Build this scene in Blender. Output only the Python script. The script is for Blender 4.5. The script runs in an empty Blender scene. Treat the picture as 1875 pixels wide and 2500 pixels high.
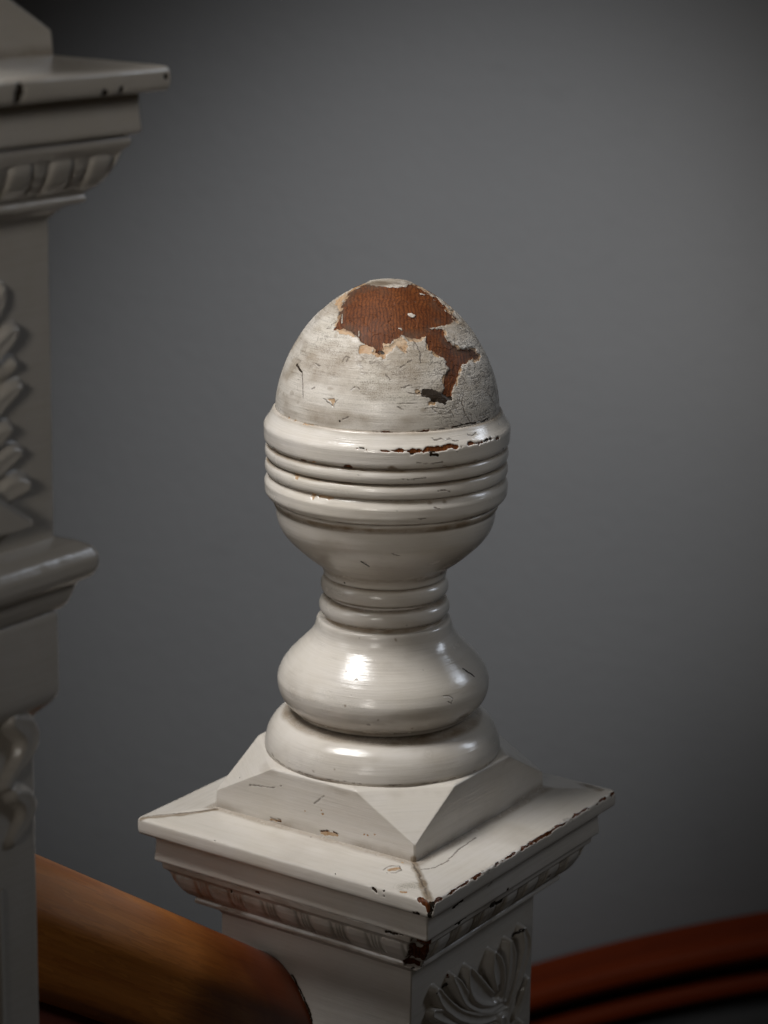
import bpy, math
import numpy as np
from mathutils import Vector, Matrix

S = bpy.context.scene
COL = S.collection

# ------------------------------------------------------------------ camera
CAM_POS = (0.0, -1.29836, 0.51695)
RT = Vector((0.99987524, 0.00475657, 0.01506221))
UP = Vector((-0.01577737, 0.25517916, 0.96676505))
FW = Vector((-0.00075493, 0.96688209, -0.25522238))
cd = bpy.data.cameras.new('camera')
cam = bpy.data.objects.new('camera', cd)
COL.objects.link(cam)
cam.matrix_world = Matrix(((RT.x, UP.x, -FW.x, CAM_POS[0]),
                           (RT.y, UP.y, -FW.y, CAM_POS[1]),
                           (RT.z, UP.z, -FW.z, CAM_POS[2]),
                           (0, 0, 0, 1)))
cd.sensor_fit = 'HORIZONTAL'
cd.sensor_width = 36.0
cd.lens = 36.0 * 5872.4 / 1875.0
cd.clip_start = 0.05
cd.clip_end = 60.0
cd.dof.use_dof = True
cd.dof.focus_distance = 1.27
cd.dof.aperture_fstop = 13.5
S.camera = cam

# ------------------------------------------------------------------ world, lamps, exposure
W = bpy.data.worlds.new('World')
S.world = W
W.use_nodes = True
bg = W.node_tree.nodes['Background']
bg.inputs['Color'].default_value = (1.0, 0.82, 0.64, 1)
bg.inputs['Strength'].default_value = 0.011


def area_lamp(name, pos, target, sx, sy, power, color, spread=180):
    l = bpy.data.lights.new(name, 'AREA')
    l.shape = 'RECTANGLE'
    l.size, l.size_y = sx, sy
    l.energy = power
    l.color = color
    l.spread = math.radians(spread)
    o = bpy.data.objects.new(name, l)
    COL.objects.link(o)
    o.location = pos
    o.rotation_euler = (Vector(target) - Vector(pos)).to_track_quat('-Z', 'Y').to_euler()
    return o


area_lamp('key_softbox', (-0.56, -0.32, 1.45), (0.0, 0.0, 0.25), 0.50, 0.50, 2.10, (1.0, 0.99, 0.98), 50)
area_lamp('left_window', (-1.24, -0.44, 0.92), (0.0, 0.0, 0.34), 0.50, 1.05, 0.28, (1.0, 0.99, 0.985), 44)
area_lamp('side_window', (1.68, 0.52, 1.12), (0.06, 0.04, 0.31), 0.30, 0.60, 0.25, (0.80, 0.88, 1.0), 33)
area_lamp('front_fill', (-0.50, -2.15, 0.95), (0.13, 0.0, 0.37), 0.50, 0.50, 0.26, (1.0, 0.945, 0.87), 17)  # added lamp, stands in for soft bounce light on the finial

sp = bpy.data.lights.new('background_spot', 'SPOT')
sp.energy = 122
sp.spot_size = math.radians(36)
sp.spot_blend = 1.0
sp.shadow_soft_size = 0.15
sp.color = (0.97, 0.98, 1.0)
spo = bpy.data.objects.new('background_spot', sp)
COL.objects.link(spo)
spo.location = (0.50, -0.20, 1.10)
spo.rotation_euler = (Vector((0.03, 1.30, -0.10)) - spo.location).to_track_quat('-Z', 'Y').to_euler()

S.view_settings.view_transform = 'Standard'
S.view_settings.look = 'None'
S.view_settings.exposure = 0.0
S.view_settings.gamma = 1.0
S.view_settings.use_curve_mapping = False

# ------------------------------------------------------------------ axes of the posts
R = np.array([0.55715446, 0.83040888, 0.0])     # right and away
L = np.array([-0.83040888, 0.55715446, 0.0])    # left and away
ROT = math.atan2(R[1], R[0])                    # a post's local x is R, local y is L


# ------------------------------------------------------------------ noise on arrays
def _hash(i, j, k, seed):
    n = (i * 374761393 + j * 668265263 + k * 2147483647 + seed * 974634777) & 0xFFFFFFFF
    n = ((n ^ (n >> 13)) * 1274126177) & 0xFFFFFFFF
    n = n ^ (n >> 16)
    return (n & 0xFFFFFF) / float(0xFFFFFF)


def vnoise(p, seed=0):
    p = np.asarray(p, float)
    f = np.floor(p).astype(np.int64)
    t = p - f
    t = t * t * (3 - 2 * t)
    out = 0
    for a in (0, 1):
        wx = t[..., 0] if a else 1 - t[..., 0]
        for b in (0, 1):
            wy = t[..., 1] if b else 1 - t[..., 1]
            for c in (0, 1):
                wz = t[..., 2] if c else 1 - t[..., 2]
                out = out + wx * wy * wz * _hash(f[..., 0] + a, f[..., 1] + b, f[..., 2] + c, seed)
    return out * 2 - 1


def fbm(p, seed=0, oct=3):
    s, a, tot = 0, 1.0, 0
    p = np.asarray(p, float)
    for i in range(oct):
        s = s + a * vnoise(p * (2.03 ** i) + 17.3 * i, seed + i)
        tot += a
        a *= 0.55
    return s / tot


def sstep(a, b, x):
    t = np.clip((x - a) / (b - a), 0, 1)
    return t * t * (3 - 2 * t)


# ------------------------------------------------------------------ profiles
def spline(pts, step=0.0004):
    p = np.array(pts, float)
    q = np.vstack([2 * p[0] - p[1], p, 2 * p[-1] - p[-2]])
    out = []
    for i in range(len(p) - 1):
        a, b, c, d = q[i], q[i + 1], q[i + 2], q[i + 3]
        n = max(2, int(np.linalg.norm(c[:2] - b[:2]) / step))
        t = np.linspace(0, 1, n, endpoint=False)[:, None]
        out.append(0.5 * (2 * b + (c - a) * t + (2 * a - 5 * b + 4 * c - d) * t * t + (3 * b - a - 3 * c + d) * t ** 3))
    out.append(p[-1:])
    return np.vstack(out)


def resample(p, step, sig=0.0):
    d = np.r_[0, np.cumsum(np.linalg.norm(np.diff(p[:, :2], axis=0), axis=1) + 1e-9)]
    n = max(3, int(d[-1] / step))
    t = np.linspace(0, d[-1], n)
    q = np.stack([np.interp(t, d, p[:, k]) for k in range(p.shape[1])], -1)
    if sig > 0:
        w = max(1, int(round(sig / (t[1] - t[0]))))
        ker = np.exp(-0.5 * (np.arange(-3 * w, 3 * w + 1) / w) ** 2)
        ker /= ker.sum()
        pad = np.vstack([2 * q[0] - q[3 * w:0:-1] if n > 3 * w else np.repeat(q[:1], 3 * w, 0), q,
                         2 * q[-1] - q[-2:-3 * w - 2:-1] if n > 3 * w + 1 else np.repeat(q[-1:], 3 * w, 0)])
        q = np.stack([np.convolve(pad[:, k], ker, 'valid') for k in range(q.shape[1])], -1)
    return q


def arc_bead(zc, hz, rin, rout, n=14):
    a = np.linspace(math.pi / 2, -math.pi / 2, n)
    return [(rin + (rout - rin) * math.cos(x) ** 0.8 if math.cos(x) > 0 else rin, zc + hz * math.sin(x)) for x in a]


# ------------------------------------------------------------------ mesh from a grid
def grid_mesh(name, P, closed, attrs=None, cap=None):
    n, m = P.shape[:2]
    me = bpy.data.meshes.new(name)
    V = P.reshape(-1, 3)
    idx = np.arange(n * m).reshape(n, m)
    if closed:
        a = idx[:-1]
        b = np.roll(idx, -1, 1)[:-1]
        c = np.roll(idx, -1, 1)[1:]
        d = idx[1:]
    else:
        a, b, c, d = idx[:-1, :-1], idx[:-1, 1:], idx[1:, 1:], idx[1:, :-1]
    F = np.stack([a, d, c, b], -1).reshape(-1, 4)
    me.vertices.add(len(V))
    me.vertices.foreach_set('co', V.astype(np.float32).ravel())
    me.loops.add(F.size)
    me.loops.foreach_set('vertex_index', F.astype(np.int32).ravel())
    me.polygons.add(len(F))
    me.polygons.foreach_set('loop_start', np.arange(0, F.size, 4, dtype=np.int32))
    me.polygons.foreach_set('loop_total', np.full(len(F), 4, dtype=np.int32))
    me.polygons.foreach_set('use_smooth', np.ones(len(F), dtype=bool))
    me.update(calc_edges=True)
    for k, v in (attrs or {}).items():
        v = np.asarray(v, np.float32).reshape(len(V), 3)
        at = me.attributes.new(k, 'FLOAT_VECTOR', 'POINT')
        at.data.foreach_set('vector', v.ravel())
    return me


def link(name, me, mat, parent=None, loc=None):
    o = bpy.data.objects.new(name, me)
    COL.objects.link(o)
    if mat is not None and not me.materials:
        me.materials.append(mat)
    if parent is not None:
        o.parent = parent
    if loc is not None:
        o.location = loc
    return o


# ------------------------------------------------------------------ materials
def nodes_of(name):
    m = bpy.data.materials.new(name)
    m.use_nodes = True
    nt = m.node_tree
    return m, nt, nt.nodes, nt.links, nt.nodes['Principled BSDF']


def N(nt, typ, **kw):
    n = nt.nodes.new(typ)
    for k, v in kw.items():
        if k == 'inp':
            for kk, vv in v.items():
                n.inputs[kk].default_value = vv
        else:
            setattr(n, k, v)
    return n


def mixc(nt, fac, a, b):
    n = nt.nodes.new('ShaderNodeMix')
    n.data_type = 'RGBA'
    for sock, val in ((n.inputs[0], fac), (n.inputs[6], a), (n.inputs[7], b)):
        if hasattr(val, 'is_output'):
            nt.links.new(val, sock)
        elif isinstance(val, (int, float)):
            sock.default_value = val
        else:
            sock.default_value = (*val, 1)
    return n.outputs[2]


def mth(nt, op, a, b=None, c=None, clamp=False):
    n = nt.nodes.new('ShaderNodeMath')
    n.operation = op
    n.use_clamp = clamp
    for i, v in enumerate((a, b, c)):
        if v is None:
            continue
        if hasattr(v, 'is_output'):
            nt.links.new(v, n.inputs[i])
        else:
            n.inputs[i].default_value = v
    return n.outputs[0]


def rng(nt, v, a, b, c=0.0, d=1.0):
    n = nt.nodes.new('ShaderNodeMapRange')
    nt.links.new(v, n.inputs[0])
    n.inputs[1].default_value, n.inputs[2].default_value = a, b
    n.inputs[3].default_value, n.inputs[4].default_value = c, d
    return n.outputs[0]


def vscale(nt, v, s):
    n = nt.nodes.new('ShaderNodeVectorMath')
    n.operation = 'MULTIPLY'
    nt.links.new(v, n.inputs[0])
    n.inputs[1].default_value = s
    return n.outputs[0]


def noise(nt, vec, scale, detail=3, rough=0.55):
    n = N(nt, 'ShaderNodeTexNoise', inp={'Scale': scale, 'Detail': detail, 'Roughness': rough})
    nt.links.new(vec, n.inputs['Vector'])
    return n.outputs['Fac']


def wood_color(nt, vec, dark, mid, light, gscale, soft=1.0):
    """vec in metres, grain runs along its x"""
    v1 = vscale(nt, vec, (gscale * 0.09, gscale, gscale))
    n1 = noise(nt, v1, 1.0, 4, 0.6)
    v2 = vscale(nt, vec, (gscale * 0.5, gscale * 7, gscale * 7))
    n2 = noise(nt, v2, 1.0, 3, 0.6)
    ring = mth(nt, 'FRACT', mth(nt, 'MULTIPLY', n1, 9.0))
    ring = mth(nt, 'POWER', ring, 3.0)
    base = mixc(nt, rng(nt, n1, 0.3, 0.7), mid, light)
    base = mixc(nt, mth(nt, 'MULTIPLY', ring, 0.75 * soft), base, dark)
    return mixc(nt, rng(nt, n2, 0.35, 0.75, 0.0, 0.55 * soft), base, dark), n2


def make_paint(name, cream=(0.645, 0.603, 0.552)):
    m, nt, nd, lk, pb = nodes_of(name)
    geo = N(nt, 'ShaderNodeTexCoord').outputs['Object']
    br = N(nt, 'ShaderNodeAttribute', attribute_name='brush').outputs['Vector']
    wa = N(nt, 'ShaderNodeSeparateXYZ')
    lk.new(N(nt, 'ShaderNodeAttribute', attribute_name='wear').outputs['Vector'], wa.inputs[0])
    wb = N(nt, 'ShaderNodeSeparateXYZ')
    lk.new(N(nt, 'ShaderNodeAttribute', attribute_name='stain').outputs['Vector'], wb.inputs[0])
    wood, tan, dark = wa.outputs
    grime, scuff, line = wb.outputs
    n_big = noise(nt, geo, 22.0, 4, 0.6)
    n_mid = noise(nt, geo, 120.0, 4, 0.6)
    n_fine = noise(nt, geo, 1100.0, 3, 0.65)
    strokes = noise(nt, vscale(nt, br, (45.0, 950.0, 1.0)), 1.0, 3, 0.6)
    strokes2 = noise(nt, vscale(nt, br, (14.0, 330.0, 1.0)), 1.0, 3, 0.6)
    # aged enamel
    col = mixc(nt, rng(nt, n_big, 0.3, 0.7), cream, (cream[0] * 0.93, cream[1] * 0.915, cream[2] * 0.87))
    col = mixc(nt, rng(nt, strokes2, 0.45, 0.75, 0, 0.30), col, (cream[0] * 0.84, cream[1] * 0.81, cream[2] * 0.74))
    col = mixc(nt, rng(nt, strokes, 0.55, 0.80, 0, 0.22), col, (0.33, 0.30, 0.25))
    specks = rng(nt, n_fine, 0.70, 0.78, 0, 0.5)
    col = mixc(nt, mth(nt, 'MULTIPLY', specks, rng(nt, n_mid, 0.5, 0.62)), col, (0.17, 0.13, 0.09))
    # scuffed thin paint, grime
    n_pin = noise(nt, geo, 2100.0, 2, 0.6)
    col = mixc(nt, mth(nt, 'MULTIPLY', scuff, rng(nt, n_mid, 0.35, 0.65, 0.05, 0.45)), col, (0.40, 0.36, 0.285))
    sc = mth(nt, 'MULTIPLY', scuff, rng(nt, mth(nt, 'ADD', mth(nt, 'MULTIPLY', n_pin, 0.6), mth(nt, 'MULTIPLY', strokes, 0.4)), 0.50, 0.60), clamp=True)
    col = mixc(nt, mth(nt, 'MULTIPLY', sc, 0.62), col, (0.10, 0.085, 0.06))
    col = mixc(nt, mth(nt, 'MULTIPLY', grime, rng(nt, n_mid, 0.25, 0.7, 0.45, 0.95), clamp=True), col, (0.175, 0.118, 0.062))
    # undercoat
    tcol = mixc(nt, rng(nt, n_mid, 0.35, 0.65), (0.36, 0.20, 0.085), (0.46, 0.34, 0.225))
    tm = rng(nt, mth(nt, 'ADD', tan, mth(nt, 'MULTIPLY', mth(nt, 'SUBTRACT', n_fine, 0.5), 0.35)), 0.42, 0.58)
    col = mixc(nt, tm, col, tcol)
    # bare wood
    wv = vscale(nt, geo, (1, 1, 1))
    swz = N(nt, 'ShaderNodeSeparateXYZ')
    lk.new(wv, swz.inputs[0])
    cmb = N(nt, 'ShaderNodeCombineXYZ')
    lk.new(swz.outputs[2], cmb.inputs[0])
    lk.new(swz.outputs[0], cmb.inputs[1])
    lk.new(swz.outputs[1], cmb.inputs[2])
    wcol, wn = wood_color(nt, cmb.outputs[0], (0.045, 0.015, 0.006), (0.130, 0.037, 0.010), (0.200, 0.064, 0.018), 130.0)
    gx = mth(nt, 'ADD', mth(nt, 'MULTIPLY', swz.outputs[0], 0.557), mth(nt, 'MULTIPLY', swz.outputs[1], -0.830))
    gx = mth(nt, 'ADD', mth(nt, 'MULTIPLY', gx, 3300.0), mth(nt, 'MULTIPLY', noise(nt, vscale(nt, geo, (75, 75, 30)), 1.0, 3, 0.55), 26.0))
    gl = mth(nt, 'POWER', mth(nt, 'ABSOLUTE', mth(nt, 'SINE', mth(nt, 'MULTIPLY', gx, 0.5))), 5.0)
    wcol = mixc(nt, mth(nt, 'MULTIPLY', gl, 0.55), wcol, (0.030, 0.010, 0.005))
    wm = rng(nt, mth(nt, 'ADD', wood, mth(nt, 'MULTIPLY', mth(nt, 'SUBTRACT', n_fine, 0.5), 0.25)), 0.44, 0.56)
    col = mixc(nt, wm, col, wcol)
    # dark cracks and holes
    dm = rng(nt, mth(nt, 'ADD', dark, mth(nt, 'MULTIPLY', mth(nt, 'SUBTRACT', n_fine, 0.5), 0.3)), 0.40, 0.62)
    col = mixc(nt, dm, col, (0.030, 0.020, 0.012))
    col = mixc(nt, mth(nt, 'MULTIPLY', line, 0.68, clamp=True), col, (0.07, 0.05, 0.035))
    lk.new(col, pb.inputs['Base Color'])
    # gloss
    lk.new(mth(nt, 'SUBTRACT', 0.5, mth(nt, 'MULTIPLY', wm, 0.32)), pb.inputs['Specular IOR Level'])
    ro = rng(nt, n_mid, 0.3, 0.7, 0.14, 0.24)
    ro = mth(nt, 'ADD', ro, mth(nt, 'MULTIPLY', scuff, 0.30))
    ro = mth(nt, 'ADD', ro, mth(nt, 'MULTIPLY', grime, 0.12))
    ro = mth(nt, 'ADD', ro, mth(nt, 'MULTIPLY', mth(nt, 'ADD', wm, tm, clamp=True), 0.08), clamp=True)
    lk.new(ro, pb.inputs['Roughness'])
    pb.inputs['IOR'].default_value = 1.5
    # relief: brush marks, chips
    h = mth(nt, 'MULTIPLY', strokes, 0.20)
    h = mth(nt, 'ADD', h, mth(nt, 'MULTIPLY', strokes2, 0.42))
    h = mth(nt, 'ADD', h, mth(nt, 'MULTIPLY', n_mid, 0.34))
    h = mth(nt, 'ADD', h, mth(nt, 'MULTIPLY', mth(nt, 'MULTIPLY', scuff, n_fine), 0.5))
    h = mth(nt, 'SUBTRACT', h, mth(nt, 'MULTIPLY', wm, 1.0))
    h = mth(nt, 'SUBTRACT', h, mth(nt, 'MULTIPLY', tm, 0.55))
    h = mth(nt, 'SUBTRACT', h, mth(nt, 'MULTIPLY', dm, 0.8))
    h = mth(nt, 'SUBTRACT', h, mth(nt, 'MULTIPLY', line, 0.45))
    bp = N(nt, 'ShaderNodeBump', inp={'Strength': 0.75, 'Distance': 0.0006})
    lk.new(h, bp.inputs['Height'])
    lk.new(bp.outputs['Normal'], pb.inputs['Normal'])
    return m


PAINT = make_paint('aged_cream_enamel')


def make_wall_mat():
    m, nt, nd, lk, pb = nodes_of('grey_plaster')
    g = N(nt, 'ShaderNodeTexCoord').outputs['Object']
    n1 = noise(nt, g, 2.2, 4, 0.55)
    n2 = noise(nt, vscale(nt, g, (14, 14, 30)), 1.0, 4, 0.6)
    c = mixc(nt, rng(nt, n1, 0.3, 0.7), (0.150, 0.151, 0.153), (0.164, 0.165, 0.166))
    c = mixc(nt, rng(nt, n2, 0.60, 0.76, 0, 0.16), c, (0.105, 0.105, 0.106))
    lk.new(c, pb.inputs['Base Color'])
    pb.inputs['Roughness'].default_value = 0.75
    bp = N(nt, 'ShaderNodeBump', inp={'Strength': 0.25, 'Distance': 0.003})
    lk.new(noise(nt, g, 60, 5), bp.inputs['Height'])
    lk.new(bp.outputs['Normal'], pb.inputs['Normal'])
    return m


def make_wood(name, dark, mid, light, rough, gs=120.0, patch=None):
    m, nt, nd, lk, pb = nodes_of(name)
    g = N(nt, 'ShaderNodeAttribute', attribute_name='brush').outputs['Vector']
    c, n2 = wood_color(nt, g, dark, mid, light, gs, 0.42)
    if patch:                                        # darker red towards the front post end of the rail
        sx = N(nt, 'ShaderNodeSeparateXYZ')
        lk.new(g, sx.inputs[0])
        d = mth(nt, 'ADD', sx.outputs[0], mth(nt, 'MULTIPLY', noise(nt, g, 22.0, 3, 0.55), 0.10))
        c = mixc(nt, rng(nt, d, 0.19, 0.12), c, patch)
    lk.new(c, pb.inputs['Base Color'])
    pb.inputs['Roughness'].default_value = rough
    pb.inputs['Specular IOR Level'].default_value = 0.3 if rough < 0.5 else 0.15
    bp = N(nt, 'ShaderNodeBump', inp={'Strength': 0.3, 'Distance': 0.0003})
    lk.new(n2, bp.inputs['Height'])
    lk.new(bp.outputs['Normal'], pb.inputs['Normal'])
    return m


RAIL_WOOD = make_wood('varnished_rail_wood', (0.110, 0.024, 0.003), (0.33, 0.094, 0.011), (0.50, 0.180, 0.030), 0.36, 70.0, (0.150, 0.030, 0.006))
DARK_WOOD = make_wood('dark_red_wood', (0.050, 0.0055, 0.0007), (0.120, 0.0150, 0.0012), (0.160, 0.023, 0.0018), 0.60, 20.0)


def plain(name, col, rough):
    m, nt, nd, lk, pb = nodes_of(name)
    g = N(nt, 'ShaderNodeTexCoord').outputs['Object']
    c = mixc(nt, noise(nt, g, 30, 4), col, tuple(x * 0.6 for x in col))
    lk.new(c, pb.inputs['Base Color'])
    pb.inputs['Roughness'].default_value = rough
    return m


BLACK = plain('black_stained_wood', (0.004, 0.004, 0.004), 0.6)

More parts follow.
